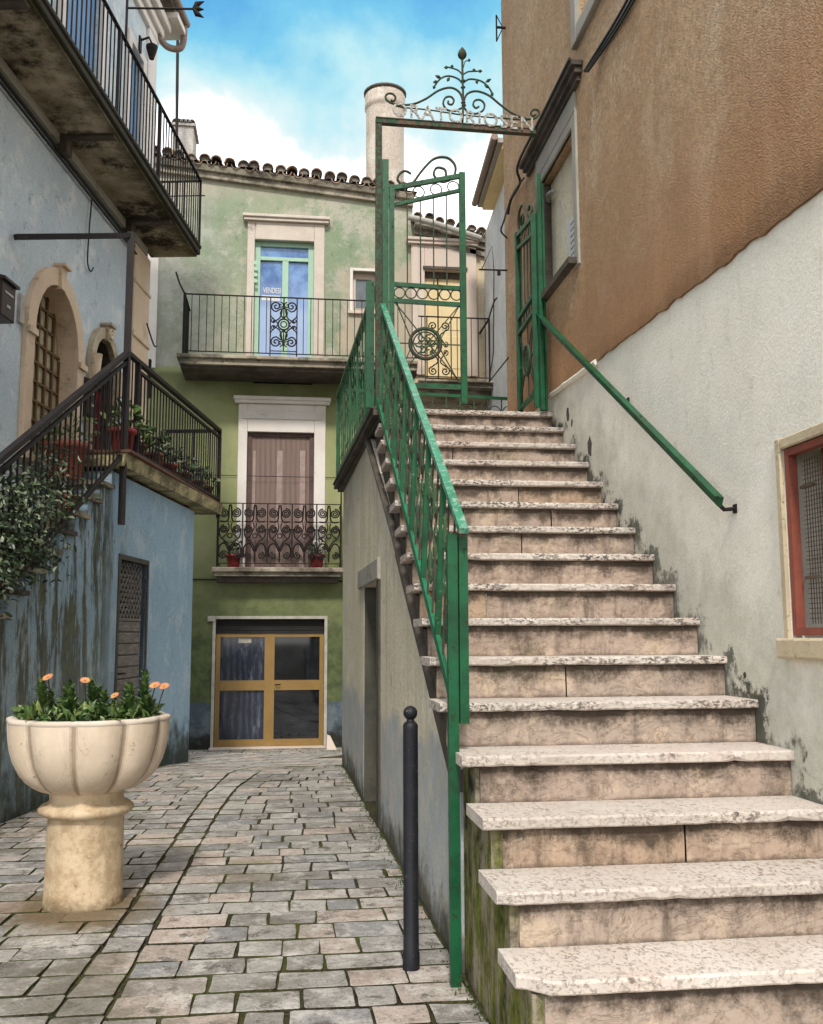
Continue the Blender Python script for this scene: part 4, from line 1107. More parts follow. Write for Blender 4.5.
# ================================================================== GREEN HOUSE
gh = thing('green_house', (0, 15.6, -1.69), 'three storey green plastered house with two balconies closing the courtyard', 'building')
GB, ZT = FG.px, None
def GR(x0, y0, x1, y1, d=0): return rectpx(FG, x0, y0, x1, y1, d)
dU = GR(255, 240, 313, 366); wS = GR(353, 271, 375, 309); dM = GR(247.5, 432, 313, 572); gD = GR(216, 619, 323.5, 752)
dU = (dU[0], dU[1], 4.0, dU[3]); dM = (dM[0], dM[1], .95, dM[3]); 
xe = 1.99
topz = lambda x: 7.50-(x+1.574)*.0893
s = MB(); s.poly(FG, [(-3.4, -1.8), (xe, -1.8), (xe, topz(xe)-.02), (-3.4, topz(-3.4)-.02)], [rectpoly(*dU), rectpoly(*wS), rectpoly(*dM), rectpoly(gD[0], gD[1], -1.75, gD[3])], d0=-.3, d1=0)
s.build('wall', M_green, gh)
s = MB(); s.box(FG, -3.3, xe-.1, -1.7, 7.2, -.9, -.7); s.build('interior_dark', M_dark, gh)
# pale strip at the left edge
q = GR(147, 240, 155.5, 366); s = MB(); s.box(FG, -2.6, q[1], 4.2, topz(-2.3)-.3, 0, .03); s.build('edge_pilaster', M_whitestone, gh)
# upper door
def surround(F, o0, o1, z0, z1, i0, i1, zi, mat, parent, name='surround', proud=.05, cap=None, capn=None):
    s = MB(); s.box(F, o0, i0, z0, z1, .001, proud, bev=.006); s.box(F, i1, o1, z0, z1, .001, proud, bev=.006); s.box(F, i0+.002, i1-.002, zi, z1, .001, proud-.002, bev=.006)
    o = s.build(name, mat, parent)
    if cap:
        s = MB(); s.box(F, o0-.06, o1+.06, z1+.002, z1+cap*.45, .001, proud+.06); s.box(F, o0-.08, o1+.08, z1+cap*.45+.002, z1+cap, .001, proud+.09, bev=.01)
        s.build('cornice', mat, o)
    return o
o_ = GR(248, 222, 324, 300); so_ = surround(FG, o_[0], o_[1], 4.15, o_[3], dU[0], dU[1], dU[3]+.0, M_pinkstone, gh, 'door', cap=.1)
s = MB(); i = dU; fw_ = .055
tr = GR(260, 240, 311, 254)
s.box(FG, i[0]+.002, i[0]+.09, 4.2, i[3]-.003, -.14, -.06); s.box(FG, i[1]-.09, i[1]-.002, 4.2, i[3]-.003, -.14, -.06)
s.box(FG, i[0]+.091, i[1]-.091, i[3]-.07, i[3]-.003, -.14, -.06); zz = GR(260, 255, 300, 259); s.box(FG, i[0]+.091, i[1]-.091, zz[2]-.02, zz[3], -.14, -.055)
mx0 = GR(282.5, 260, 288, 300); s.box(FG, mx0[0], mx0[1], 4.2, zz[2]-.021, -.14, -.06); s.box(FG, i[0]+.091, i[1]-.091, 4.2, 4.32, -.141, -.061)
s.build('frame', M_mint, so_)
s = MB(); s.box(FG, i[0]+.05, i[1]-.05, 4.2, i[3]-.03, -.12, -.10); s.build('glass', M_blueglass, so_)
# for-sale sign in the left leaf
q = GR(261.5, 293, 280, 299); s = MB(); s.box(FG, q[0], q[1], q[2], q[3], -.099, -.096); sg = s.build('sale_sign', M_paper, so_)
def text_mesh(body, size, F, u, z, d, wid, hgt, ext=.001, off=.0):
    cu = bpy.data.curves.new('t', 'FONT'); cu.body = body; cu.size = 1; cu.extrude = 0; cu.offset = off
    ot = bpy.data.objects.new('t', cu); COL.objects.link(ot); bpy.context.view_layer.update()
    me = bpy.data.meshes.new_from_object(ot.evaluated_get(bpy.context.evaluated_depsgraph_get())); bpy.data.objects.remove(ot)
    xs = [v.co.x for v in me.vertices]; yy = [v.co.y for v in me.vertices]
    m = MB(); m.add([F.p(u+(v.co.x-min(xs))/(max(xs)-min(xs))*wid, z+(v.co.y-min(yy))/(max(yy)-min(yy))*hgt, d) for v in me.vertices], [tuple(p.vertices) for p in me.polygons]); return m
q = GR(263, 284, 280.5, 291.5); text_mesh('VENDESI', 1, FG, q[0], q[2], -.095, q[1]-q[0], q[3]-q[2]-.02, off=.01).build('sign_letters', M_paper, sg)
q = GR(254, 262, 257, 286)
s = MB()
for k in range(4): s.box(FG, q[0], q[1], q[3]-k*.1-.06, q[3]-k*.1, .051, .056)
s.build('number_plaques', M_mint, so_)
# small window
o_ = GR(350, 268, 377, 312); wo = surround(FG, o_[0], 1.39, o_[2], o_[3], wS[0], wS[1], wS[3], M_whitestone, gh, 'window', .02)
s = MB(); s.box(FG, wS[0]+.002, wS[0]+.05, wS[2], wS[3]-.003, -.15, -.1); s.box(FG, wS[1]-.05, wS[1]-.002, wS[2], wS[3]-.003, -.15, -.1); s.box(FG, wS[0]+.051, wS[1]-.051, wS[3]-.1, wS[3]-.003, -.15, -.1); s.build('frame', M_palestone, wo)
s = MB(); s.box(FG, wS[0]+.03, wS[1]-.03, wS[2], wS[3]-.05, -.14, -.125); s.build('pane', M_greyglass, wo)
s = MB(); s.box(FG, o_[0]-.03, 1.42, o_[2]-.05, o_[2]-.003, 0.001, .06); s.build('sill', M_palestone, wo)
# middle door with beaded curtain
o_ = GR(239, 404, 325, 500); so_ = surround(FG, o_[0], o_[1], .98, o_[3], dM[0], dM[1], dM[3], M_whitestone, gh, 'door', .05, cap=.11)
q = GR(243, 411, 321, 421); s = MB(); s.box(FG, q[0], q[1], q[2], q[3], .052, .07, bev=.006); s.build('lintel_panel', M_whitestone, so_)
s = MB(); s.box(FG, dM[0]+.003, dM[0]+.07, 1.0, dM[3]-.003, -.1, -.03); s.box(FG, dM[1]-.07, dM[1]-.003, 1.0, dM[3]-.003, -.1, -.03); s.box(FG, dM[0]+.071, dM[1]-.071, dM[3]-.06, dM[3]-.003, -.1, -.03); s.build('frame', M_plum, so_)
s = MB(); n = 120; vs = []
for k in range(n+1):
    u = dM[0]+.07+(dM[1]-dM[0]-.14)*k/n; vs += [FG.p(u, 1.0, -.06+.0015*math.sin(k*1.9)), FG.p(u, dM[3]-.06, -.06+.0015*math.sin(k*1.9))]
s.add(vs, [(2*k, 2*k+2, 2*k+3, 2*k+1) for k in range(n)]); s.build('beaded_curtain', M_bead, so_)
s = MB()
for x0, x1 in ((253, 255), (277, 282), (300, 305)):
    q = GR(x0, 450, x1, 500); s.box(FG, q[0], q[1], 1.0, q[3], -.052, -.048)
s.build('gap_strips', plain('pinkish_grey_strip', (.42, .31, .29)), so_)
# garage style glass door
gar = MB(); o_ = (gD[0]-.045, gD[1]+.045)
gar.box(FG, o_[0], gD[0], -1.70, gD[3]+.045, .001, .03); gar.box(FG, gD[1], o_[1], -1.70, gD[3]+.045, .001, .03); gar.box(FG, gD[0]+.001, gD[1]-.001, gD[3], gD[3]+.045, .001, .03)
go = gar.build('glazed_door', M_alu, gh)
q = GR(216, 619, 322, 632); zs = q[2]
s = MB()
for k in range(6): s.box(FG, gD[0]+.003, gD[1]-.003, zs+k*.035, zs+.03+k*.035, -.12, -.085+.01*(k % 2))
s.box(FG, gD[0]+.003, gD[1]-.003, zs-.02, zs-.001, -.12, -.07); s.build('roller_shutter', M_shutter, go)
s = MB(); zt = zs-.022; zb = -1.66
m0, m1 = GR(265.5, 640, 272.5, 740)[:2]; r0, r1 = GR(220, 681, 320, 690)[2:]; l0 = GR(216, 700, 221, 740)[1]; rr0 = GR(316, 700, 323, 740)[0]
s.box(FG, gD[0]+.002, gD[0]+.07, zb, zt, -.16, -.09); s.box(FG, gD[1]-.07, gD[1]-.002, zb, zt, -.16, -.09)
s.box(FG, m0-.012, m1+.012, zb, zt, -.16, -.085); s.box(FG, gD[0]+.071, m0-.013, r0, r1, -.16, -.09); s.box(FG, m1+.013, gD[1]-.071, r0, r1, -.16, -.09)
s.box(FG, gD[0]+.071, m0-.013, zb, zb+.10, -.16, -.09); s.box(FG, m1+.013, gD[1]-.071, zb, zb+.10, -.16, -.09)
s.box(FG, gD[0]+.071, m0-.013, zt-.05, zt, -.16, -.09); s.box(FG, m1+.013, gD[1]-.071, zt-.05, zt, -.16, -.09)
s.build('frame', M_brass, go)
mm = (m0+m1)/2
s = MB(); s.box(FG, gD[0]+.05, mm, zb+.05, zt-.03, -.14, -.13); s.build('left_pane', M_curtain, go)
s = MB(); s.box(FG, mm+.001, gD[1]-.05, zb+.05, zt-.03, -.14, -.13); s.build('right_pane', M_glassd, go)
q = GR(238, 636, 251, 643); s = MB(); s.box(FG, q[0], q[1], q[2], q[3], -.129, -.126); s.build('door_notice', M_alu, go)
s = MB(); a = FG.px(274, 685); s.tube([FG.p(a[0]+.02, a[1], -.09), FG.p(a[0]+.02, a[1], -.04), FG.p(a[0]+.1, a[1]+.005, -.04)], .01, 6); s.build('handle', M_iron, go)
s = MB(); s.box(FG, gD[0]-.06, gD[1]+.06, -1.70, -1.665, -.15, .12); s.build('threshold', M_palestone, go)
s = MB(); q = GR(208, 616, 214, 620); s.box(FG, q[0], q[1]+.02, q[2]-.02, q[3], .0, .05); s.build('shutter_box', M_alu, go)
# roof
rf_ = MB(); nt_ = 25; xs0 = -3.5; pitch = .16
def half(mb, x, y0, y1, z0, z1, r0, r1, up=True, c=.5, mi=0):
    m = 8; vs = []
    for (yy, zz, rr) in ((y0, z0, r0), (y1, z1, r1)):
        for tt in (1, .8):
            for k in range(m+1):
                a = PI*k/m; vs.append(V((x-rr*tt*math.cos(a), yy, zz+(rr*tt*math.sin(a) if up else -rr*tt*math.sin(a)+rr*.3))))
    n = m+1
    fs = [(k, k+1, 2*n+k+1, 2*n+k) for k in range(m)]+[(n+k, 3*n+k, 3*n+k+1, n+k+1) for k in range(m)]+[(k, n+k, n+k+1, k+1) for k in range(m)]
    mb.add(vs, fs, mi, c, False)
def roof(mb, x0, x1, zf, yb_, depth, pitch, r=.085, rows=8):
    x = x0
    while x < x1:
        for k in range(rows):
            L = depth/rows; ya = yb_+k*L-.03; j = random.uniform(-.018, .018); jz = random.uniform(-.015, .015)
            z_ = zf(x)+k*L*pitch+jz
            half(mb, x+j, ya-random.uniform(0, .05)*(k == 0), ya+L+.06, z_+.02, z_+L*pitch, r*1.08, r*.88, True, random.random())
            if k == 0 and random.random() < .75:
                m_ = 8; mb.add([V((x+j-r*math.cos(PI*q/m_), ya+.03, z_+.015+r*.95*math.sin(PI*q/m_))) for q in range(m_+1)], [tuple(range(m_+1))], 1, .5)
            if k < 2: half(mb, x+r*1.2+j, ya+.02, ya+L+.06, z_-.01, z_+L*pitch-.03, r*.95, r*.95, False, random.random())
        x += r*2.35
    mb.add([V((x0-.1, yb_, zf(x0)-.02)), V((x1+.1, yb_, zf(x1)-.02)), V((x1+.1, yb_+depth, zf(x1)-.02+depth*pitch)), V((x0-.1, yb_+depth, zf(x0)-.02+depth*pitch))], [(0, 1, 2, 3)], 0, .2)
ez = lambda x: topz(x)+.10
roof(rf_, -3.4, 1.95, ez, 15.22, 3.2, .22)
rf_.build('roof', [M_tile, M_mortar], gh)
s = MB()
s.hexa([V((-3.4, 15.26, topz(-3.4)-.02)), V((xe, 15.26, topz(xe)-.02)), V((xe, 15.45, topz(xe)-.02)), V((-3.4, 15.45, topz(-3.4)-.02)), V((-3.4, 15.22, topz(-3.4)+.06)), V((xe, 15.22, topz(xe)+.06)), V((xe, 15.45, topz(xe)+.06)), V((-3.4, 15.45, topz(-3.4)+.06))])
s.hexa([V((-3.4, 15.32, topz(-3.4)-.12)), V((xe, 15.32, topz(xe)-.12)), V((xe, 15.398, topz(xe)-.12)), V((-3.4, 15.398, topz(-3.4)-.12)), V((-3.4, 15.32, topz(-3.4)-.022)), V((xe, 15.32, topz(xe)-.022)), V((xe, 15.398, topz(xe)-.022)), V((-3.4, 15.398, topz(-3.4)-.022))])
s.build('eave', M_slab, gh)
# chimneys
c = FG.off(-1.2); a = c.px(366, 150)[0]; b = c.px(404, 150)[0]; zt_ = c.px(385, 96)[1]
s = MB(); cx, cyy, rr = (a+b)/2, 16.6, (b-a)/2
prof = [(rr, 7.0), (rr, zt_-.35), (rr*1.0, zt_-.30), (rr*1.07, zt_-.28), (rr*1.07, zt_-.2), (rr*1.02, zt_-.15), (rr*1.08, zt_-.06), (rr*1.02, zt_-.01), (rr*.7, zt_+.01)]
s.lathe(cx, cyy, prof, 28, capt=True)
rc_ = s.build('round_chimney', stucco('chimney_render', (.56, .49, .42), (.46, .39, .33), (.62, .57, .5), (.3, .24, .2), grain=30, gst=.9), gh)
s = MB(); s.lathe(cx, cyy, [(rr*.98, zt_-.005), (rr*1.12, zt_+.0), (rr*1.13, zt_+.035), (rr*1.05, zt_+.05), (rr*.6, zt_+.055)], 24, capt=True); s.build('cap', M_darkstone, rc_)
s = MB()
c2 = FG.off(-1.6); a = c2.px(172, 150)[0]; b = c2.px(193, 150)[0]; zt_ = c2.px(180, 126)[1]
s.wbox(a, b, 17.0, 17.6, 7.2, zt_); s.wbox(a-.04, b+.04, 16.96, 17.64, zt_+.002, zt_+.05)
for k in range(5): half(s, a+.05+k*(b-a)/5, 16.93, 17.66, zt_+.05, zt_+.05, .06, .06, True, .5)
s.build('square_chimney', stucco('chimney_stone', (.42, .40, .38), (.34, .32, .3), (.52, .48, .43), grain=20, gst=1), gh)

# long first-floor balcony
bal = MB(); q0 = FB.px(182, 355); q1 = FB.px(345, 381)
xb0, xb1 = q0[0]-.0, 1.95
zs_ = q0[1]
bal.box(FG, xb0-.03, xb1, zs_-.14, zs_-.06, 0.001, .80); bal.box(FG, xb0-.07, xb1, zs_-.058, zs_, 0.001, .86, bev=.01)
bo = bal.build('long_balcony', M_slab, gh)
s = MB(); s.box(FG, xb0-.02, xb1, zs_-.19, zs_-.142, 0.001, .72); s.build('soffit', M_darkstone, bo)
s = MB(); zr = FB.px(187, 294.5)[1]; F_ = FB.off(.03)
s.bar(F_.p(xb0+.02, zr), F_.p(xb1, zr+.0), .03, .014); s.bar(F_.p(xb0+.02, zs_+.06), F_.p(xb1, zs_+.06), .02, .012); s.bar(F_.p(xb0+.02, zr), FG.p(xb0+.02, zr), .03, .014); s.bar(F_.p(xb0+.02, zs_+.06), FG.p(xb0+.02, zs_+.06), .02, .012)
s.bar(F_.p(xb0+.02, zs_), F_.p(xb0+.02, zr+.02), .035, .035, up=V((0, 1, 0)))
s.build('railing', M_iron, bo)
s = MB(); u = xb0+.13; p0, p1 = FB.px(270.5, 320)[0], FB.px(297, 320)[0]
s.tube([F_.p(xb0+.02, zr), F_.p(xb0-.06, zr+.16), F_.p(xb0-.12, zr+.34)], .014, 5)
while u < xb1:
    if not (p0-.03 < u < p1+.03): s.bar(F_.p(u, zs_+.06), F_.p(u, zr), .011, .011, up=V((0, 1, 0)))
    u += .112
s.build('bars', M_iron, bo)
s = MB()
for k in range(1, 7): s.bar(FG.p(xb0+.02, zs_+.06, k*.11), FG.p(xb0+.02, zr, k*.11), .011, .011, up=V((0, 1, 0)))
s.build('end_bars', M_iron, bo)
s = MB(); pc = (p0+p1)/2; hh = zr-zs_
for u in (p0, p1): s.bar(F_.p(u, zs_+.02), F_.p(u, zr), .018, .018, up=V((0, 1, 0)))
s.bar(F_.p(p0, zs_+.1), F_.p(p1, zs_+.1), .012, .012)
zc = (zs_+.1+zr)/2; s.tube(circle(F_, pc, zc, .085), .014, 5); s.tube(circle(F_, pc, zc, .045), .01, 5)
for su in (-1, 1):
    for sz in (-1, 1):
        cu_, cz_ = pc+su*.115, zc+sz*(hh*.5-.19)
        s.tube(spiral(F_, cu_, cz_, .085, 1.6, -sz*PI/2 if 1 else 0, su*sz, n=12), .012, 5)
        s.tube(smooth([F_.p(pc+su*.115, cz_-sz*.085), F_.p(pc+su*.03, zc+sz*.24), F_.p(pc+su*.06, zc+sz*.10), F_.p(pc+su*.17, zc+sz*.03)], 5), .011, 5)
        s.tube(spiral(F_, pc+su*.15, zc+sz*.05, .045, 1.3, sz*PI/2, -su*sz, n=10), .008, 5)
for su in (-1, 1):
    for sz in (-1, 1):
        s.tube(spiral(F_, pc+su*.05, zc+sz*.30, .05, 1.2, sz*PI/2, su*sz, n=10), .01, 5)
        s.tube(smooth([F_.p(pc, zc+sz*.09), F_.p(pc+su*.05, zc+sz*.16), F_.p(pc+su*.03, zc+sz*.23), F_.p(pc, zc+sz*.27)], 4), .012, 5)
        s.tube(smooth([F_.p(pc+su*.085, zc), F_.p(pc+su*.12, zc+sz*.05), F_.p(pc+su*.19, zc+sz*.12), F_.p(pc+su*.2, zc+sz*.2)], 4), .009, 5)
s.tube([F_.p(pc, zs_+.1), F_.p(pc, zc-.085)], .01, 5); s.tube([F_.p(pc, zr), F_.p(pc, zc+.085)], .01, 5)
s.build('scroll_panel', M_iron, bo)

# short balcony with scrolled railing
q0 = FB2.px(213, 567); q1 = FB2.px(342, 568); zb2 = q0[1]; x0, x1 = q0[0], q1[0]
bal = MB(); bal.box(FG, x0+.02, x1-.02, zb2-.13, zb2-.075, .001, .36); bal.box(FG, x0-.02, x1+.02, zb2-.073, zb2, .001, .42, bev=.012)
bo = bal.build('short_balcony', M_slab, gh)
s = MB(); s.box(FG, x0+.05, x1-.05, zb2-.22, zb2-.132, .001, .25); s.build('soffit', M_darkstone, bo)
F_ = FG.off(.37); zr = F_.px(217, 503)[1]; xr0, xr1 = F_.px(217.5, 530)[0], F_.px(341, 530)[0]
s = MB(); 
for zz in (zr, zb2+.06): 
    s.bar(F_.p(xr0, zz), F_.p(xr1, zz), .025, .012)
    for u in (xr0, xr1): s.bar(F_.p(u, zz), FG.p(u, zz), .025, .012)
for u in (xr0, xr1): s.bar(F_.p(u, zb2), F_.p(u, zr+.2), .022, .022, up=V((0, 1, 0)))
s.build('railing', M_iron, bo)
s = MB(); nb = 5; bays = [xr0+(xr1-xr0)*(k-.0)/nb for k in range(nb+1)]; H = zr-zb2-.06
for k in range(nb+1): s.bar(F_.p(bays[k], zb2+.06), F_.p(bays[k], zr), .02, .02, up=V((0, 1, 0)))
z0 = zb2+.06
for k in range(nb):
    m = (bays[k]+bays[k+1])/2; W = (bays[k+1]-bays[k])
    for su in (-1, 1):
        s.tube(spiral(F_, m+su*W*.24, z0+H*.84, W*.2, 2.3, PI/2, -su, n=14), .0115, 5)
        s.tube(smooth([F_.p(m+su*.01, z0+H*.98), F_.p(m+su*.02, z0+H*.9), F_.p(m+su*W*.1, z0+H*.71), F_.p(m+su*W*.4, z0+H*.70)], 5), .012, 4)
        s.tube(spiral(F_, m+su*W*.24, z0+H*.57, W*.17, 2.3, PI/2, -su, n=14), .0115, 5)
        s.tube(smooth([F_.p(m+su*W*.44, z0+H*.58), F_.p(m+su*W*.38, z0+H*.44), F_.p(m+su*W*.12, z0+H*.34), F_.p(m, z0+H*.22), F_.p(m, z0+H*.02)], 5), .0115, 5)
        s.tube(spiral(F_, m+su*W*.26, z0+H*.13, W*.15, 1.6, PI/2, -su, n=12), .0115, 5)
        s.tube(smooth([F_.p(m+su*W*.03, z0+H*.2), F_.p(m+su*W*.2, z0+H*.33), F_.p(m+su*W*.42, z0+H*.28), F_.p(m+su*W*.45, z0+H*.1)], 5), .012, 4)
    s.tube(circle(F_, m, z0+H*.46, W*.09, n=12), .009, 4)
    for su in (-1, 1): s.tube(smooth([F_.p(m+su*W*.08, z0+H*.68), F_.p(m+su*W*.04, z0+H*.6), F_.p(m+su*W*.12, z0+H*.5), F_.p(m+su*W*.3, z0+H*.42)], 4), .009, 4)
    s.bar(F_.p(bays[k], z0+H*.695), F_.p(bays[k+1], z0+H*.695), .009, .009)
for u in (xr0, xr1):
    for k in range(3): s.bar(FG.p(u, z0, .1+k*.1), FG.p(u, zr, .1+k*.1), .01, .01, up=V((0, 1, 0)))
s.build('scroll_work', M_iron, bo)
# wires across the facade
s = MB(); s.tube(smooth([FG.p(-2.0, 2.52, .02), FG.p(-.5, 2.50, .03), FG.p(.9, 2.5, .02)], 4), .005, 4); q = FG.px(192, 580)[1]
s.tube([FG.p(-2, q+.01, .03), FG.p(0, q, .03), FG.p(1.4, q-.02, .03)], .013, 5); s.build('facade_wire', M_cable, gh)

# red pots on the short balcony
def pot(name, x, y, z, r, h, mat, label, group, leafm, nl, spread, lh, ll=.07, lw=.03, cat='potted plant', pink=None):
    t = thing(name, (x, y, z), label, cat, group)
    s = MB(); s.lathe(x, y, [(r*.68, z), (r*.92, z+h*.82), (r*1.06, z+h*.83), (r*1.08, z+h), (r*.95, z+h), (r*.9, z+h*.9), (0.01, z+h*.9)], 18, capb=True)
    s.build('pot', mat, t)
    if nl:
        s = MB()
        for k in range(nl):
            a = random.uniform(0, 2*PI); rr = spread*math.sqrt(random.random()); hh = random.uniform(0, lh)*(1-.4*rr/spread)
            p = V((x+rr*math.cos(a), y+rr*math.sin(a), z+h+hh))
            leaf(s, p, (math.cos(a)*.7+random.gauss(0, .5), math.sin(a)*.7+random.gauss(0, .5), random.uniform(-.4, .9)), ll*random.uniform(.6, 1.3), lw*random.uniform(.7, 1.2), random.random())
        for k in range(8):
            a = random.uniform(0, 2*PI); s.tube([V((x, y, z+h*.8)), V((x+spread*.6*math.cos(a), y+spread*.6*math.sin(a), z+h+lh*.7))], .003, 4)
        s.build('leaves', leafm, t, recalc=False)
    return t
for xx, lab in ((234, 'red pot with sparse plant on the left end of the short scrolled balcony'), (317, 'red pot with pale leaved plant on the right end of the short scrolled balcony')):
    u = FG.off(.25).px(xx, 550)[0]; pot('potted_plant', u, 15.15, zb2+.001, .12, .2, M_redpot, lab, 'pots on the short balcony', M_leafv, 60, .13, .3)

# ================================================================== YELLOW HOUSE
yh = thing('yellow_house', (2.6, 15.5, -1.7), 'cream stone house with ochre double door and sagging tile roof seen through the gate', 'building')
q = GR(412, 300, 478, 300); X0, X1 = 2.0, 3.18
dy = GR(424, 271, 466, 400); dy = (dy[0], dy[1], 4.0, dy[3])
zt0, zt1 = FG.px(413, 224)[1], FG.px(480, 240)[1]
s = MB(); s.poly(FG, [(X0, -1.8), (X1, -1.8), (X1, zt1-.02), (X0, zt0-.02)], [rectpoly(*dy)], d0=-.3, d1=.03); s.build('wall', M_yellow, yh)
so_ = surround(FG.off(.03), dy[0]-.22, dy[1]+.14, 4.2, dy[3]+.42, dy[0], dy[1], dy[3], M_palestone, yh, 'door', .05, cap=.1)
s = MB(); s.box(FG, dy[0]+.003, dy[1]-.003, dy[3]-.10, dy[3]-.003, -.1, -.02); s.box(FG, dy[0]-.03, dy[1]+.03, dy[3]-.0+.002, dy[3]+.05, .05, .11); s.build('hood', M_darkstone, so_)
mid = FG.px(438.5, 300)[0]
s = MB(); s.box(FG, dy[0]+.003, mid-.012, 4.2, dy[3]-.102, -.12, -.06); s.box(FG, mid+.012, dy[1]-.003, 4.2, dy[3]-.102, -.12, -.06)
for a, b in ((dy[0]+.06, mid-.06), (mid+.06, dy[1]-.06)):
    for z0_, z1_ in ((4.35, 4.9), (5.0, dy[3]-.2)): s.box(FG, a, b, z0_, z1_, -.06, -.05, bev=.006)
s.build('door_leaves', M_yelldoor, so_)
s = MB(); s.box(FG, dy[0]-.1, dy[1]+.1, 3.9, dy[3]+.1, -.36, -.305); s.build('dark_interior', M_dark, so_)
s = MB()
for a in ((412, 418), (469, 476)):
    q = GR(a[0], 300, a[1], 310); s.box(FG, q[0], q[1], 4.2, zt1-.15, .031, .09, bev=.006)
s.build('pilaster', M_palestone, yh)
s = MB()
for k, (dz, dd) in enumerate(((0, .16), (-.09, .10), (-.2, .06))):
    for i_ in range(1):
        a, b = X0, X1+.0
        s.hexa([FG.p(a, zt0-.12+dz, .031), FG.p(b, zt1-.12+dz, .031), FG.p(b, zt1-.12+dz, dd+.03), FG.p(a, zt0-.12+dz, dd+.03), FG.p(a, zt0-.035+dz, .031), FG.p(b, zt1-.035+dz, .031), FG.p(b, zt1-.035+dz, dd+.03), FG.p(a, zt0-.035+dz, dd+.03)])
s.build('eave', M_slab, yh)
s = MB(); roof(s, X0+.05, X1, lambda x: zt0+(zt1-zt0)*(x-X0)/(X1-X0)+.02, 15.2, 2.5, .2, r=.075, rows=6); s.build('roof', [M_tile, M_mortar], yh)
s = MB(); s.tube(smooth([FG.p(X0-.12, zt0-.02, .3), FG.p(X0+.3, zt0-.10, .3), FG.p(X1-.1, zt1-.1, .3)], 4), .05, 8); s.build('gutter', M_greystone, yh)
s = MB(); zb_ = FB.px(440, 381)[1]; s.box(FG, X0-.03, X1-.02, zb_-.1, zb_-.04, .031, .8); s.box(FG, X0-.03, X1, zb_-.038, zb_, .031, .86, bev=.01); s.box(FG, X0, X1-.05, zb_-.2, zb_-.102, .031, .6)
bo = s.build('balcony', M_slab, yh)
F_ = FB.off(.03); zr = F_.px(440, 317)[1]; s = MB()
xe1 = F_.px(489, 320)[0]
s.bar(F_.p(X0-.03, zr), F_.p(xe1, zr), .03, .014); s.bar(F_.p(X0-.03, zb_+.06), F_.p(xe1, zb_+.06), .02, .012)
s.bar(F_.p(xe1, zr), FG.p(xe1, zr), .03, .014); s.bar(F_.p(xe1, zb_), F_.p(xe1, zr), .025, .025, up=V((0, 1, 0)))
s.build('railing', M_iron, bo)
s = MB(); u = X0+.02; pc = F_.px(439, 340)[0]
while u < xe1:
    if abs(u-pc) > .2: s.bar(F_.p(u, zb_+.06), F_.p(u, zr), .011, .011, up=V((0, 1, 0)))
    u += .112
s.build('bars', M_iron, bo)
s = MB(); zc = (zb_+zr)/2
for u in (pc-.19, pc+.19): s.bar(F_.p(u, zb_+.02), F_.p(u, zr), .016, .016, up=V((0, 1, 0)))
for su in (-1, 1):
    for sz in (-1, 1):
        s.tube(spiral(F_, pc+su*.095, zc+sz*.36, .075, 1.6, -sz*PI/2, su*sz, n=12), .011, 5)
        s.tube(smooth([F_.p(pc+su*.1, zc+sz*.28), F_.p(pc+su*.02, zc+sz*.2), F_.p(pc+su*.12, zc+sz*.03)], 5), .011, 5)
        s.tube(spiral(F_, pc+su*.1, zc+sz*.06, .05, 1.3, sz*PI/2, -su*sz, n=10), .009, 5)
s.build('scroll_panel', M_iron, bo)

# ================================================================== PALE HOUSE beyond the brown wall
ph = thing('pale_house', (3.1, 14, -1.7), 'narrow pale house with yellow upper plaster and timber eave behind the brown corner', 'building')
FP = Frame((3.165, 15.1, 0), (.057, 1, 0), (-1, .057, 0))
s = MB(); a1 = FP.px(474, 208, .30); s.box(FP, -2.6, 1.5, -1.7, a1[1]-.03, -.3, 0); s.build('wall', M_paleh, ph)
s = MB()
a0 = FP.px(508, 92, .30); a1 = FP.px(474, 208, .30)
zz = (FP.px(490, 150, .3))[1]
s.box(FP, -2.7, a1[0], a1[1]-.028, a1[1]+.03, -.2, .17)
s.build('timber_eave', M_pale, ph)
s = MB(); s.box(FP, -2.75, a1[0]+.05, a1[1]+.032, a1[1]+.10, -.2, .24); s.build('eave_board', M_greystone, ph)
s = MB(); s.tube([FP.p(-2.8, a1[1]+.09, .29), FP.p(a1[0], a1[1]+.07, .29)], .05, 8); s.build('gutter', M_gut, ph)
FQ = Frame((0, 8.36, 0), (1, 0, 0), (0, -1, 0))
def Pp(x, y): u, z = FQ.px(x, y); return FQ.p(u, z)
s = MB(); s.tube([V((1.95, 8.36, Pp(500, 270).z)), Pp(479, 269.5)], .008, 6)
s.tube([Pp(482, 269), Pp(492, 246), Pp(494, 270), Pp(493.5, 352)], .005, 5)
q = Pp(499, 273); s.tube([q-V((0, 0, .02)), q+V((0, 0, .02))], .016, 8)
s.tube(smooth([Pp(489, 318), Pp(494, 302), Pp(497, 298)], 3), .008, 5); s.tube([Pp(493.5, 352), Pp(489, 382)], .005, 5); s.tube([Pp(489, 382), V((1.95, 8.36, Pp(507, 356).z))], .006, 5)
tag(s.build('bracket_wires', M_iron), 'iron bracket with wires projecting from the brown house corner right of the gate leaf', 'bracket')

# ================================================================== BLUE HOUSE (left)
bh2 = thing('blue_house', (-2.6, 9, -1.31), 'pale blue plastered house with arched stone doorways and overhanging balcony on the left', 'building')
SE = 12.12
SW = 11.98
def U(x, y, d=0): return FU.px(x, y, d)
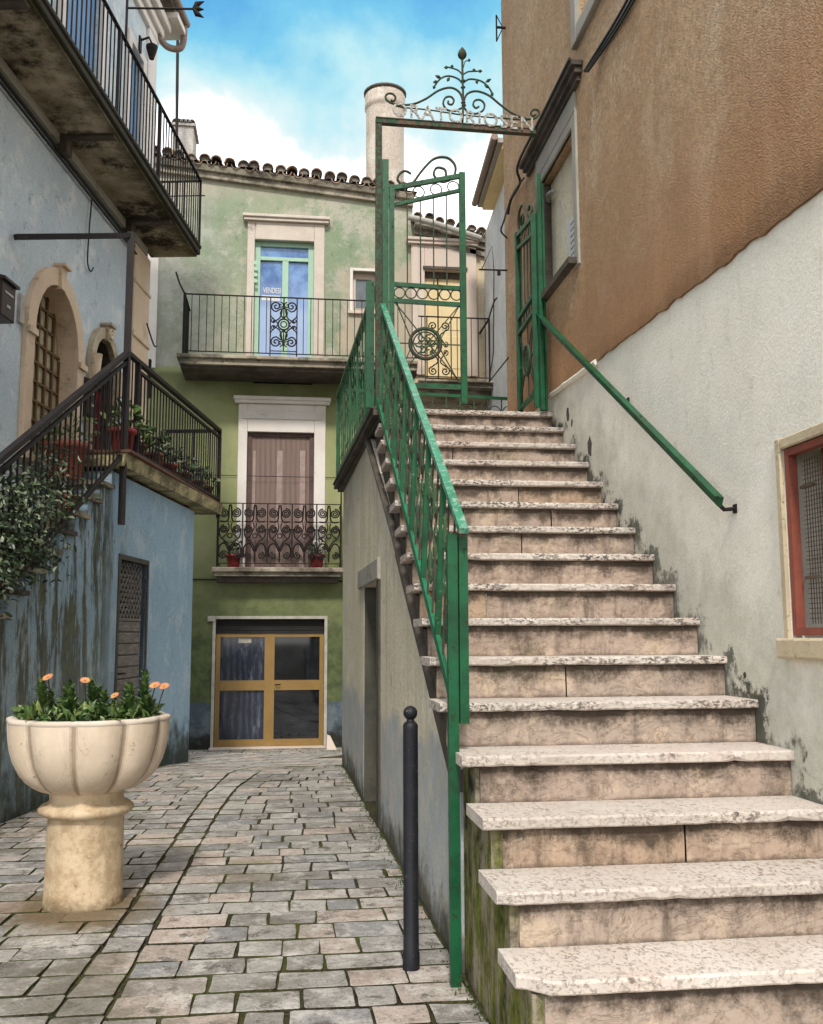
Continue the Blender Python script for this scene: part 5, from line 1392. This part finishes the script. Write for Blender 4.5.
# arched doors in the upper wall
def archpoly(u0, u1, z0, zs, n=14, rise=None):
    r = (u1-u0)/2; rise = rise or r; c = (u0+u1)/2
    return [(u0, z0), (u1, z0)]+[(c+r*math.cos(PI*k/n), zs+rise*math.sin(PI*k/n)) for k in range(n+1)]
A1 = (8.60, 9.66, 1.66, 2.80, .60)        # u0 u1 z0 spring rise
A2_ = (10.12, 10.78, 1.66, 2.95, .33)
h1, h2 = archpoly(A1[0], A1[1], A1[2], A1[3], rise=A1[4]), archpoly(A2_[0], A2_[1], A2_[2], A2_[3], rise=A2_[4])
s = MB(); s.poly(FU, [(2, -1.5), (SW, -1.5), (SW, 4.83), (2, 4.83)], [h1, h2], d0=-.4, d1=0); s.build('upper_wall', M_blue, bh2)
s = MB(); s.box(FU, 8.3, 11.2, 1.5, 3.6, -.44, -.41); s.build('interior_dark', M_dark, bh2)
s = MB(); s.poly(FU, [(2, 4.83), (SW, 4.83), (SW, 8.6), (2, 8.6)], [rectpoly(11.0, 11.45, 5.0, 7.2), rectpoly(9.0, 10.0, 5.0, 7.2)], d0=-.4, d1=0); s.build('top_wall', M_blue, bh2)
s = MB()
for a, b in ((11.0, 11.45), (9.0, 10.0)): s.box(FU, a+.002, b-.002, 5.0, 7.195, -.12, -.05)
s.build('balcony_shutters', plain('blue_shutter', (.16, .30, .52), (.12, .24, .44), rough=.6), bh2)
s = MB()
for a, b in ((11.0, 11.45), (9.0, 10.0)):
    s.box(FU, a-.12, a, 5.0, 7.3, .001, .04); s.box(FU, b, b+.12, 5.0, 7.3, .001, .04); s.box(FU, a+.001, b-.001, 7.2, 7.3, .001, .04)
s.build('shutter_surround', M_whitestone, bh2)
# return wall at the far corner
Fe = Frame(FU.p(SW-.002, 0), -nL, dL)
s = MB(); s.box(Fe, .001, 3, -1.8, 8.59, -.3, 0.0); s.build('end_wall', M_blue, bh2)
s = MB()
s.box(FU, SW-.60, SW+.01, 1.76, 4.8, .001, .04, bev=.01); s.box(FU, SW-.62, SW+.02, 3.62, 3.70, .041, .065, bev=.01); s.box(FU, SW-.62, SW+.02, 4.3, 4.35, .041, .06, bev=.01)
s.build('corner_pilaster', M_arch, bh2)
s = MB(); s.box(FU, SW-.34, SW+.01, 5.04, 8.5, .001, .04, bev=.01); s.build('upper_pilaster', M_whitestone, bh2)
# top cornice and corner gutter
ct = U(150, 38, .0); zc = U(152, 38)[1]
s = MB()
for k, (dz, dd) in enumerate(((0, .05), (.12, .10), (.24, .17))): s.box(FU, 4, SW+dd, zc+dz, zc+dz+.118, .001, dd, bev=.01)
s.box(Fe, -.3, 2, zc+.36, zc+.44, 0, .5)
s.build('cornice', M_whitestone, bh2)
s = MB()
zc2 = zc+.46
s.box(Frame(FU.p(SW, 0), nL, dL), -.6, .26, zc2, zc2+.05, -8, .45)
s.build('roof_overhang', M_slab, bh2)
s = MB()
e0 = FU.p(SW+.42, zc2-.02, .27)
s.tube(smooth([e0+V((0, 0, .1)), e0+V((0, 0, -.12)), e0+V((-.05, 0, -.26)), e0+V((-.2, -.1, -.31)), FU.p(SW-.02, e0.z-.36, .05)], 5), .045, 10)
s.tube([FU.p(4, zc2+.10, .29), FU.p(SW+.46, zc2+.10, .29)], .06, 8)
s.build('gutter', M_gut, bh2)
# door 1 stone arch
def arch_ring(F, A, w_, d0, d1, mat, parent, name, n=14, key=True):
    u0, u1, z0, zs, rise = A; c = (u0+u1)/2; r = (u1-u0)/2; s = MB()
    s.box(F, u0-w_, u0, z0, zs, d0, d1, bev=.01); s.box(F, u1, u1+w_, z0, zs, d0, d1, bev=.01)
    s.box(F, u0-w_-.02, u0, zs-.06, zs+.0, d1+.001, d1+.03); s.box(F, u1, u1+w_+.02, zs-.06, zs, d1+.001, d1+.03)
    for k in range(n):
        a, b = PI*k/n, PI*(k+1)/n
        q = [(c+r*math.cos(a), zs+rise*math.sin(a)), (c+(r+w_)*math.cos(a), zs+(rise+w_)*math.sin(a)), (c+(r+w_)*math.cos(b), zs+(rise+w_)*math.sin(b)), (c+r*math.cos(b), zs+rise*math.sin(b))]
        s.hexa([F.p(x, z, d0) for x, z in q]+[F.p(x, z, d1) for x, z in q])
    o = s.build(name, mat, parent)
    if key:
        s = MB(); q = [(c-.05, zs+rise-.03), (c+.05, zs+rise-.03), (c+.07, zs+rise+w_+.02), (c-.07, zs+rise+w_+.02)]
        s.hexa([F.p(x, z, d0) for x, z in q]+[F.p(x, z, d1+.03) for x, z in q]); s.box(F, c-.085, c+.085, zs+rise+w_+.021, zs+rise+w_+.05, d0, d1+.07)
        s.build('keystone', mat, o)
    return o
ar = arch_ring(FU, A1, .17, .001, .05, M_arch, bh2, 'door')
# reveal
s = MB(); pts = [(A1[0], A1[2]), (A1[0], A1[3])]+[((A1[0]+A1[1])/2-(A1[1]-A1[0])/2*math.cos(PI*k/14), A1[3]+A1[4]*math.sin(PI*k/14)) for k in range(15)]+[(A1[1], A1[3]), (A1[1], A1[2])]
ir = [(a+(.004 if a < 9.1 else -.004), b-(.004 if b > A1[3] else 0)) for a, b in pts]
s.add([FU.p(a, b, 0) for a, b in ir]+[FU.p(a, b, -.165) for a, b in ir], [(k, k+1, len(ir)+k+1, len(ir)+k) for k in range(len(ir)-1)]); s.build('reveal', M_arch, ar, recalc=False)
s = MB(); s.poly(FU, h1, d0=-.19, d1=-.165); s.build('glass', M_oldglass, ar)
s = MB()
for k in range(7):
    u = A1[0]+(A1[1]-A1[0])*k/6; s.box(FU, u-.017, u+.017, A1[2], A1[3]+A1[4]*math.sqrt(max(0, 1-((u-9.14)/.52)**2))-.0, -.164, -.14)
for k in range(9): s.box(FU, A1[0], A1[1], 1.68+k*.19, 1.705+k*.19, -.163, -.142) if 1.7+k*.19 < A1[3]+.15 else s.box(FU, A1[0]+.2, A1[1]-.2, 1.68+k*.19, 1.705+k*.19, -.163, -.142)
s.build('glazing_bars', M_brownwood, ar)
s = MB(); s.box(FU, A1[0]-.2, A1[1]+.2, 1.58, 1.655, 0, .1); s.build('sill', M_arch, ar)
ar2 = arch_ring(FU, A2_, .12, .001, .06, limestone('weathered_arch_stone', (.52, .45, .34), (.36, .29, .2), (.12, .09, .06), dirt=.6, pits=.7, sc=6, vein=False, bst=.8), bh2, 'door')
s = MB(); c_ = (A2_[0]+A2_[1])/2; r2 = (A2_[1]-A2_[0])/2-.004
ir = [(c_-r2, 1.66), (c_-r2, A2_[3])]+[(c_-r2*math.cos(PI*k/14), A2_[3]+(A2_[4]-.004)*math.sin(PI*k/14)) for k in range(15)]+[(c_+r2, A2_[3]), (c_+r2, 1.66)]
s.add([FU.p(a, b, .001) for a, b in ir]+[FU.p(a, b, -.40) for a, b in ir], [(k, k+1, len(ir)+k+1, len(ir)+k) for k in range(len(ir)-1)]); s.build('reveal', M_darkstone, ar2, recalc=False)
for su in (-1, 1):
    u = c_+su*(.33+.06); s = MB(); s.tube([FU.p(u, 2.72, .08), FU.p(u, 3.0, .08)], [.045, .07], 8); s.build('carved_capital', M_arch, ar2)
s = MB(); s.tube(spiral(FU, c_+.02, 3.34, .08, 1.4, 0, 1, .09, 10), .022, 6)
s.build('carved_scroll', M_arch, ar2)
s = MB(); n = 24; vs = []
for k in range(n+1):
    u = A2_[0]+.02+(A2_[1]-A2_[0]-.04)*k/n; vs += [FU.p(u, 1.7, -.1+.02*math.sin(k*1.7)), FU.p(u+.01*math.sin(k), 2.74, -.1+.015*math.sin(k*1.7+.5))]
s.add(vs, [(2*k, 2*k+2, 2*k+3, 2*k+1) for k in range(n)]); s.build('red_curtain', M_redcurtain, ar2)

# mailboxes
def mailbox(u, z, w_, h, d, label, slope=True):
    t = thing('mailbox', FU.p(u, z, d/2), label, 'mailbox')
    s = MB(); s.box(FU, u-w_/2, u+w_/2, z, z+h, .006, d, bev=.008)
    s.build('body', M_box, t)
    s = MB(); s.hexa([FU.p(u-w_/2-.015, z+h+.002, .0), FU.p(u+w_/2+.015, z+h+.002, .0), FU.p(u+w_/2+.015, z+h+.002, d+.03), FU.p(u-w_/2-.015, z+h+.002, d+.03), FU.p(u-w_/2-.015, z+h+.07, 0), FU.p(u+w_/2+.015, z+h+.07, 0), FU.p(u+w_/2+.015, z+h+.025, d+.03), FU.p(u-w_/2-.015, z+h+.025, d+.03)])
    s.build('lid', M_box, t)
    s = MB(); s.box(FU, u-w_*.3, u+w_*.3, z+h*.68, z+h*.74, d+.001, d+.006); s.box(FU, u-.03, u+.03, z+h*.3, z+h*.38, d+.001, d+.006); s.build('slot', M_alu, t)
    return t
q = U(1, 312, .08); mailbox(q[0], q[1]-.06, .26, .30, .14, 'dark brown mailbox with sloping lid at the left edge beside the large arched door')
s = MB(); q = U(19, 312); s.box(FU, q[0]-.04, q[0]+.05, q[1]-.10, q[1]+.16, .0, .03); tag(s.build('meter_plate', M_alu), 'narrow metal plate on the blue wall right of the brown mailbox', 'plate')
mailbox(9.95, 2.30, .22, .34, .10, 'small black mailbox on the blue wall between the two arched doors')
# cables, bracket arm
s = MB()
s.tube([FU.p(5, 4.76, .04), FU.p(11.3, 4.72, .04)], .02, 6); s.tube([FU.p(5, 4.70, .04), FU.p(11.4, 4.66, .04)], .014, 6)
s.tube(smooth([FU.p(9.9, 4.68, .03), FU.p(9.86, 4.3, .03), FU.p(9.85, 3.95, .03), FU.p(9.95, 3.88, .03), FU.p(10.02, 3.95, .03)], 5), .008, 5)
tag(s.build('wall_cable', M_cable), 'twin dark cables along the blue wall under the high balcony', 'cable')
s = MB(); s.tube(smooth([FU.p(SE-.35, 3.9, .08), FU.p(SE-.1, 3.7, .1), FU.p(SE+.02, 3.72, .1)], 4), .01, 5); s.box(FU, SE-.15, SE-.1, 3.0, 3.5, .055, .08)
tag(s.build('cable_clip', M_iron), 'thin bent cable clipped to the beige corner pilaster of the blue house', 'cable')

# high balcony
hb = thing('high_balcony', FBO.p(9, 4.9), 'stained overhanging balcony with slim black railing high on the blue house', 'balcony')
s = MB(); s.box(FU, 3.0, SE, 4.90, 4.93, .001, .60); s.build('soffit', M_under, hb)
s = MB(); s.box(FU, 3.0, SE+.02, 4.932, 5.0, .001, .64, bev=.008); s.box(FU, 3.0, SE, 5.002, 5.045, .001, .66, bev=.01); s.build('slab', M_black, hb)
s = MB()
for u in (6.9, 8.95, 10.95): 
    s = MB(); s.box(FU, u, u+.14, 4.72, 4.90, .001, .12); s.box(FU, u, u+.10, 4.868, 4.899, .12, .58); s.build('corbel', M_darkstone, hb)
s = MB(); s.box(FU, 3.0, SE-.3, 4.80, 4.898, .001, .05); s.build('moulding', M_greystone, hb)
s = MB(); zr = 5.95; d = .62
s.bar(FU.p(3, zr, d), FU.p(SE+.03, zr, d), .035, .016); s.bar(FU.p(3, 5.08, d), FU.p(SE+.03, 5.08, d), .02, .014); s.bar(FU.p(SE+.03, zr, d), FU.p(SE+.03, zr, .02), .035, .016); s.bar(FU.p(SE+.03, 5.08, d), FU.p(SE+.03, 5.08, .02), .02, .014)
s.bar(FU.p(SE+.03, 5.75, d+.06), FU.p(SE+.03, 5.75, .02), .012, .012)
for u in (8.9, 10.3, SE+.02): s.bar(FU.p(u, 5.0, d), FU.p(u, zr+.0, d), .03, .03, up=V((0, 1, 0)))
s.build('rail_frame', M_iron, hb)
s = MB(); u = 3.1
while u < SE: s.bar(FU.p(u, 5.08, d), FU.p(u, zr, d), .013, .013, up=V((0, 1, 0))); u += .105
for k in range(1, 6): s.bar(FU.p(SE+.03, 5.08, k*.1), FU.p(SE+.03, zr, k*.1), .013, .013, up=V((0, 1, 0)))
s.build('bars', M_iron, hb)
# rod with arrow tip, fixed to a tall balcony post
q0 = FBO.px(127, 8); zz = q0[1]
s = MB(); pA = FBO.p(q0[0], zz); s.tube([FBO.p(q0[0], 5.9), FBO.p(q0[0], zz+.4)], .014, 6)
Fr_ = Frame((0, pA.y, 0), (1, 0, 0), (0, -1, 0)); u1, z1 = Fr_.px(197, 9); s.tube([pA, Fr_.p(u1, z1)], .011, 6)
t_ = Fr_.p(u1, z1)
for a in (-.09, .0, .09): s.tube([t_+V((-.03, 0, 0)), t_+V((.0, 0, a*.6)), t_+V((.07, 0, a))], [.02, .03, .004], 6)
tag(s.build('clothes_rod', M_iron), 'thin iron rod with a pointed arrow tip jutting from the high balcony', 'rod')
# mast on the far roof
Fm = FG.off(-1.0); u, z = Fm.px(178, 14); u2, z2 = Fm.px(177, 165)
s = MB(); s.tube([Fm.p(u2, 7.4), Fm.p(u, z)], .028, 6)
tag(s.build('antenna_mast', M_iron), 'thin bare antenna mast rising from the green house roof behind the high balcony', 'mast')

lq = FU.px(144, 48, .1); lt = thing('wall_lamp', FU.p(lq[0], lq[1], .1), 'small bracket lamp on the white corner of the blue house above the high balcony', 'lamp')
s = MB(); s.tube([FU.p(lq[0], lq[1]+.1, .04), FU.p(lq[0], lq[1]+.14, .16), FU.p(lq[0], lq[1]+.05, .2)], .015, 6); s.box(FU, lq[0]-.04, lq[0]+.04, lq[1]-.05, lq[1]+.15, .04, .06); s.build('bracket', M_iron, lt)
s = MB(); p_ = FU.p(lq[0], lq[1]-.03, .2); s.lathe(p_.x, p_.y, [(.03, p_.z-.12), (.07, p_.z+.02), (.075, p_.z+.05), (.02, p_.z+.09)], 12, capb=True); s.build('lamp_shade', M_iron, lt)

# ---- lower block with stairs on the left
lb = thing('blue_stair_block', (-1.6, 9.5, -1.31), 'moss streaked blue stair block with side steps and slatted cellar door', 'stair block')
steps = []
s_, z_ = 9.05, 1.56; n = 0
prof = [(SE, -1.7), (SE, 1.56)]
prof.append((9.05, 1.56))
for k in range(14):
    z_ -= .179; prof.append((s_, z_)); steps.append((s_, z_)); s_ -= .30; prof.append((s_, z_))
s_ = prof[-1][0]; prof.append((s_, -1.7))
dd = rectpx(FL, 120, 557, 112, 700); D0, D1, DZ = 9.36, 10.22, .75
sidehole = rectpoly(D0, D1, -1.45, DZ)
s = MB(); s.poly(FL, prof, [sidehole], d0=-.64, d1=0); s.build('wall', M_blue_low, lb)
# the block's far end
# cellar door
s = MB(); s.box(FL, D0-.05, D0, -1.45, DZ+.05, -.05, .012); s.box(FL, D1, D1+.05, -1.45, DZ+.05, -.05, .012); s.box(FL, D0+.001, D1-.001, DZ, DZ+.05, -.05, .012); co_ = s.build('cellar_door', M_irong, lb)
s = MB(); zt = .16; zz = zt
s.box(FL, D0+.01, D1-.01, -1.44, zt, -.09, -.07)
while zz > -1.4: s.box(FL, D0+.02, D1-.02, zz-.105, zz, -.07, -.045, bev=.008, c=random.random()); zz -= .115
s.build('slats', M_slat, co_)
s = MB(); s.box(FL, D0+.02, D1-.02, zt+.002, zt+.03, -.08, -.04)
for k in range(-6, 12):
    for sg in (-1, 1):
        u0_ = D0+k*.1; a = (u0_, zt+.03); b = (u0_+sg*.55, zt+.58)
        t0, t1 = 0, 1
        def cl(p, q, lo, hi):
            dx = q[0]-p[0]; 
            ta, tb = (lo-p[0])/dx, (hi-p[0])/dx
            return max(0, min(ta, tb)), min(1, max(ta, tb))
        t0, t1 = cl(a, b, D0+.01, D1-.01)
        if t1 > t0: s.bar(FL.p(a[0]+(b[0]-a[0])*t0, a[1]+(b[1]-a[1])*t0, -.05), FL.p(a[0]+(b[0]-a[0])*t1, a[1]+(b[1]-a[1])*t1, -.05), .014, .012)
s.build('lattice', M_slat, co_)
s = MB(); s.box(FL, D0+.01, D1-.01, zt+.03, DZ, -.3, -.2); s.build('dark_opening', M_dark, co_)
s = MB(); s.tube([FL.p(D0+.1, -.35, -.045), FL.p(D0+.1, -.35, .01), FL.p(D0+.22, -.35, .01)], .01, 6); s.build('handle', M_iron, co_)
# step slabs
for (a, z) in steps[:13]:
    s = MB(); s.box(FL, a-.345, a-.002, z+.002, z+.04, -.64, .035, c=random.random()); s.build('step', M_slab if random.random() < .4 else M_darkstone, lb)
# landing slab
s = MB(); s.hexa([FL.p(8.98, 1.60, -.64), FL.p(12.75, 1.60, -.64), FL.p(12.75, 1.60, .19), FL.p(8.98, 1.60, .12), FL.p(8.98, 1.72, -.64), FL.p(12.75, 1.72, -.64), FL.p(12.75, 1.72, .22), FL.p(8.98, 1.72, .15)])
s.build('landing_slab', limestone('yellow_lichen_slab', (.50, .43, .24), (.34, .29, .16), (.08, .07, .04), dirt=1.05, pits=.6, sc=9, vein=False, moss=.3), lb)
s = MB(); s.box(FL, 8.96, 12.78, 1.722, 1.75, -.64, .20, bev=.005); s.build('landing_tiles', M_dterra, lb)
# railing of the left stair
lr = thing('blue_stair_railing', FL.p(9, 1.7, .1), 'dark brown iron railing climbing the left steps and round the landing with tall corner pole', 'railing')
D_ = .10
def LR(u, z, d=D_): return FL.p(u, z, d)
M_lr = paint('brown_black_iron', (.012, .010, .011), (.02, .016, .016), rust=(.06, .05, .05), amt=.2, rough=.55, sc=40, spec=.2)
s = MB()
a, b = LR(4.9, .27), LR(9.06, 2.71)
s.bar(a, b, .055, .04); s.bar(a-V((0, 0, .085)), b-V((0, 0, .085)), .03, .03)
s.bar(LR(9.06, 2.72), LR(9.42, 2.72), .05, .04); s.bar(LR(9.42, 2.72), LR(12.72, 2.72, .16), .055, .04); s.bar(LR(9.42, 2.63), LR(12.72, 2.63, .16), .03, .03)
s.bar(LR(12.72, 2.72, .16), LR(12.72, 2.72, -.6), .05, .04)
s.build('handrail', M_lr, lr)
s = MB(); s.bar(a-V((0, 0, .98)), b-V((0, 0, .98)), .035, .035); s.bar(LR(9.42, 1.80), LR(12.72, 1.80, .16), .03, .03); s.bar(LR(12.72, 1.8, .16), LR(12.72, 1.8, -.6), .03, .03); s.build('bottom_rail', M_lr, lr)
for u, zb_, zt_, w_ in ((9.06, 1.05, 3.92, .06), (9.42, 1.74, 2.7, .05), (12.72, 1.55, 2.72, .05)):
    s = MB(); s.bar(LR(u, zb_, .16 if u > 12 else D_), LR(u, zt_, .16 if u > 12 else D_), w_, w_, up=V((0, 1, 0))); s.build('post', M_lr, lr)
s = MB(); pT = LR(9.06, 3.89); fx = Frame((0, pT.y, 0), (1, 0, 0), (0, -1, 0)); u1, z1 = fx.px(15, 236.5)
q = FU.px(15, 237, .04); e_ = FU.p(q[0], q[1], .04); s.bar(pT, e_, .045, .045); s.bar(pT, FU.p(9.6, 4.1, 0), .015, .015)
s.build('awning_arm', M_lr, lr)
s = MB(); sl2 = (b.z-a.z)/(9.06-4.9)
u = 5.0
while u < 9.0: zt_ = .27+(u-4.9)*sl2; s.bar(LR(u, zt_-.97), LR(u, zt_-.09), .014, .014, up=V((0, 1, 0))); u += .105
u = 9.52
while u < 12.7: dd_ = D_+(u-9.42)*.018; s.bar(LR(u, 1.81, dd_), LR(u, 2.62, dd_), .014, .014, up=V((0, 1, 0))); u += .105
for u_ in (9.15, 9.24, 9.33): s.bar(LR(u_, 1.75), LR(u_, 2.7), .012, .012, up=V((0, 1, 0)))
for k in range(1, 7): s.bar(LR(12.72, 1.8, .14-k*.11), LR(12.72, 2.7, .14-k*.11), .012, .012, up=V((0, 1, 0)))
s.build('bars', M_lr, lr)

# pots on the landing
pl = [(9.30, .0, .13, .26, M_redpot, 'bright red pot with broad leaves beside the tall corner pole on the blue landing'),
      (9.75, -.02, .12, .2, M_dterra, 'terracotta pot with drooping leafy plant second along the blue landing'),
      (10.25, .02, .11, .2, M_dterra, 'terracotta pot with upright green plant near the middle of the blue landing'),
      (10.8, .02, .11, .18, M_redpot, 'dull red pot with small bushy plant past the middle of the blue landing'),
      (11.4, .03, .11, .18, M_dterra, 'terracotta pot with loose foliage third from the end of the blue landing'),
      (12.0, .04, .11, .18, M_dterra, 'terracotta pot with low foliage second from the end of the blue landing'),
      (12.5, .04, .10, .18, M_dterra, 'terracotta pot with thin plant at the far end of the blue landing')]
for k, (u, d_, r, h, m, lab) in enumerate(pl):
    q = FL.p(u, 0, d_); pot('potted_plant', q.x, q.y, 1.752, r, h, m, lab, 'pots along the blue landing', M_leaf if k < 2 else M_leafv, 60, .14, .28, .10 if k < 3 else .07, .045)
# pots on the steps
for (k, m, lab, nl) in ((0, M_terra, 'large terracotta trough pot behind the railing on the top left step', 40), (2, M_terra, 'small red clay pot on the third step down of the left stair', 0), (3, M_pink, 'pale pink cup shaped pot on the left steps below the shrub', 0), (6, M_terra, 'reddish clay pot low on the left steps under the trailing shrub', 0)):
    a, z = steps[k]; d_ = -.13 if k > 0 else -.25; q = FL.p(a-.17, 0, d_)
    if k == 0: q = FL.p(8.72, 0, -.32); pot('potted_plant', q.x, q.y, z+.04, .20, .34, m, lab, 'pots on the left stair', M_leaf, 90, .25, .35)
    else: pot('flower_pot', q.x, q.y, z+.042, .085, .15, m, lab, 'pots on the left stair', M_leaf, nl, .1, .1, cat='flower pot')

# trailing shrub
sh = thing('trailing_shrub', FL.p(7.2, .4, -.1), 'dark glossy variegated shrub spilling through the left stair railing', 'shrub')
s = MB(); st = MB(); rngs = random.Random(11)
def inshrub():
    while True:
        x, y = rngs.uniform(-30, 62), rngs.uniform(435, 606)
        # silhouette: hangs from the rail slope, widest at the left
        topy = 505-.95*max(x, 0)*1.0+6*math.sin(x*.3) if x > 30 else 452-.1*x+6*math.sin(x*.4)
        topy = 482-.42*x+7*math.sin(x*.25)
        boty = 602-1.25*max(x-8, 0)+9*math.sin(x*.35)
        if x > 40: boty = min(boty, 565-.9*(x-30))
        if topy-8 < y < boty: return x, y
for k in range(70):
    x, y = inshrub(); d = rngs.uniform(-.12, .3); u, z = FL.px(x, y, d)
    c_ = FL.p(u, z, d); st.tube(smooth([FL.p(7.0, .55, 0), (FL.p(7.0, .75, .0)+c_)/2, c_], 4), .006, 4)
    for j in range(42):
        p = c_+V((rngs.gauss(0, .075), rngs.gauss(0, .13), rngs.gauss(0, .075)))
        leaf(s, p, (rngs.gauss(0, .6)+.3, rngs.gauss(-.3, .6), rngs.gauss(-.35, .5)), rngs.uniform(.035, .075), rngs.uniform(.018, .03), rngs.random())
s.build('foliage', M_leafv, sh, recalc=False); st.build('branches', M_stem, sh)

# ================================================================== PLANTER URN
ux, uy, uz = -.985, 5.22, -1.31
ur = thing('stone_planter', (ux, uy, uz), 'fluted beige stone bowl on a stout round pedestal holding orange flowers', 'planter')
s = MB(); s.lathe(ux, uy, [(.192, uz-.01), (.194, uz+.02), (.187, uz+.05), (.183, uz+.43), (.187, uz+.442)], 40); s.c = [.9]*len(s.c); s.build('pedestal', M_urnp, ur)
s = MB(); s.lathe(ux, uy, [(.19, uz+.433), (.212, uz+.439), (.228, uz+.454), (.230, uz+.470), (.214, uz+.487), (.192, uz+.494), (.178, uz+.51), (.182, uz+.56)], 40); s.c = [.9]*len(s.c); s.build('collar', M_urnp, ur)
R0 = .432
bp = [(.15, .472), (.20, .478), (.245, .492), (.285, .515), (.325, .548), (.358, .592), (.383, .645), (.399, .705), (.409, .77), (.413, .83), (.414, .868)]
s = MB(); s.lathe(ux, uy, [(r, uz+z) for r, z in [(q_[0]*.955, .545+(q_[1]-.472)*.348/.396) for q_ in bp]], 240, lobes=10, amp=[.0, .04, .07, .09, .10, .10, .09, .085, .075, .065, .055])
s.build('bowl', M_urn, ur)
s = MB(); s.lathe(ux, uy, [(.396, uz+0.893), (.400, uz+0.899), (.398, uz+0.913), (.390, uz+0.917), (.356, uz+0.917), (.348, uz+0.909), (.343, uz+0.835)], 240, lobes=10, amp=[.055, .055, .055, .055, .035, .02, .0])
s.build('rim', M_urn_rim, ur)
s = MB(); s.lathe(ux, uy, [(.347, uz+0.865), (.2, uz+0.875), (.01, uz+0.880)], 40); s.build('soil', M_soil, ur)
fr = random.Random(5)
groups = [(-.22, -.05, .26), (-.06, -.12, .20), (.02, .0, .23), (.10, -.1, .17), (.20, -.02, .19), (.29, .02, .29), (-.3, .05, .1), (.0, .18, .18), (-.14, .1, .22), (.17, .14, .2), (.24, -.12, .15), (-.1, -.2, .12), (.1, -.22, .1), (-.26, .12, .16), (.33, -.05, .14)]
for gi, (dx, dy_, h) in enumerate(groups):
    h *= .80; dx *= .92; dy_ *= .92
    if gi % 5 == 0 and gi: pass
    s = MB(); bx_, by_ = ux+dx, uy+dy_; lean = V((fr.gauss(0, .12), fr.gauss(0, .12), 1)).normalized()
    base_ = V((bx_, by_, uz+.87)); tip = base_+lean*h
    s.tube([base_, tip], .007, 5, 1)
    nn = int(26+h*130)
    for k in range(nn):
        t = (k+.5)/nn; a = k*2.399+fr.uniform(-.3, .3); L = .088*(1-.35*t)*fr.uniform(.75, 1.25)
        el = .25+1.0*t
        leaf(s, base_+(tip-base_)*t, (math.cos(a)*math.cos(el), math.sin(a)*math.cos(el), math.sin(el)), L, .025*fr.uniform(.8, 1.3), fr.random(), up=V((0, 0, 1)), fold=.15, bend=.25)
    ang = math.degrees(0)
    side_ = ['leftmost upright', 'second from the left', 'tall central', 'short central', 'right of centre', 'tall right hand'][gi] if gi < 6 else None
    o = s.build('leafy_stem', [M_leaf, M_stem], ur, recalc=False)
gc = MB()
for k in range(700):
    a = fr.uniform(0, 2*PI); r = .34*math.sqrt(fr.random()); 
    leaf(gc, (ux+r*math.cos(a), uy+r*math.sin(a), uz+.865+fr.uniform(0, .07)), (fr.gauss(0, .6), fr.gauss(0, .6), fr.uniform(.1, 1)), fr.uniform(.05, .095), .026, fr.random())
gc.build('low_foliage', M_leaf, ur, recalc=False)
FUr = Frame((0, uy-.08, 0), (1, 0, 0), (0, -1, 0))
for (x, y, sc) in ((48, 678, 1), (85, 681, .9), (115, 696, .8), (155, 686, 1.0), (164, 687, 1.0)):
    u, z = FUr.px(x, y); c_ = FUr.p(u, z); s = MB()
    s.tube([V((ux+(u-ux)*.8, uy, uz+.83)), c_-V((0, 0, .006))], .003, 5, 2)
    tilt = V((fr.uniform(-.5, .5), -.5, .8)).normalized(); e1 = tilt.cross(V((1, 0, 0))).normalized(); e2 = tilt.cross(e1)
    for k in range(13):
        a = 2*PI*k/13; d_ = (e1*math.cos(a)+e2*math.sin(a)+tilt*.25); leaf(s, c_+d_*.004, d_, .027*sc, .011*sc, .5, up=tilt, fold=.02, bend=.05)
    s.tube([c_-tilt*.002, c_+tilt*.008], [.009*sc, .006*sc], 8, 1)
    s.build('orange_flower', [M_petal, M_eye, M_stem], ur, recalc=False)

# ================================================================== BOLLARD
bx_, by_ = .503, 4.03
bo = thing('bollard', (bx_, by_, -1.31), 'slim black iron bollard with ball top standing at the foot of the cream wall', 'bollard')
s = MB(); s.lathe(bx_, by_, [(.034, -1.312), (.034, -1.24), (.031, -1.235), (.0305, -.375), (.031, -.36), (.026, -.35), (.016, -.343)], 24); s.build('post', M_bollard, bo)
s = MB(); s.lathe(bx_, by_, [(.016, -.347), (.0155, -.337)]+[(.029*math.sin(a), -.31-.029*math.cos(a)) for a in [.5+k*(PI-.52)/10 for k in range(11)]], 24); s.build('ball_top', M_bollard, bo)
# stone wedge by the glazed door
q = rectpx(FG.off(.5), 326, 737, 333, 750, 0); s = MB(); s.hexa([V((q[0], 14.65, -1.66)), V((q[0]+.16, 14.55, -1.66)), V((q[0]+.16, 15.0, -1.66)), V((q[0], 15.1, -1.66)), V((q[0]+.01, 14.75, -1.45)), V((q[0]+.06, 14.72, -1.46)), V((q[0]+.06, 14.9, -1.46)), V((q[0]+.01, 15.0, -1.45))])
tag(s.build('stone_wedge', M_palestone), 'small pale stone wedge on the ground right of the glazed door', 'stone')
print('objects', len(scene.objects))
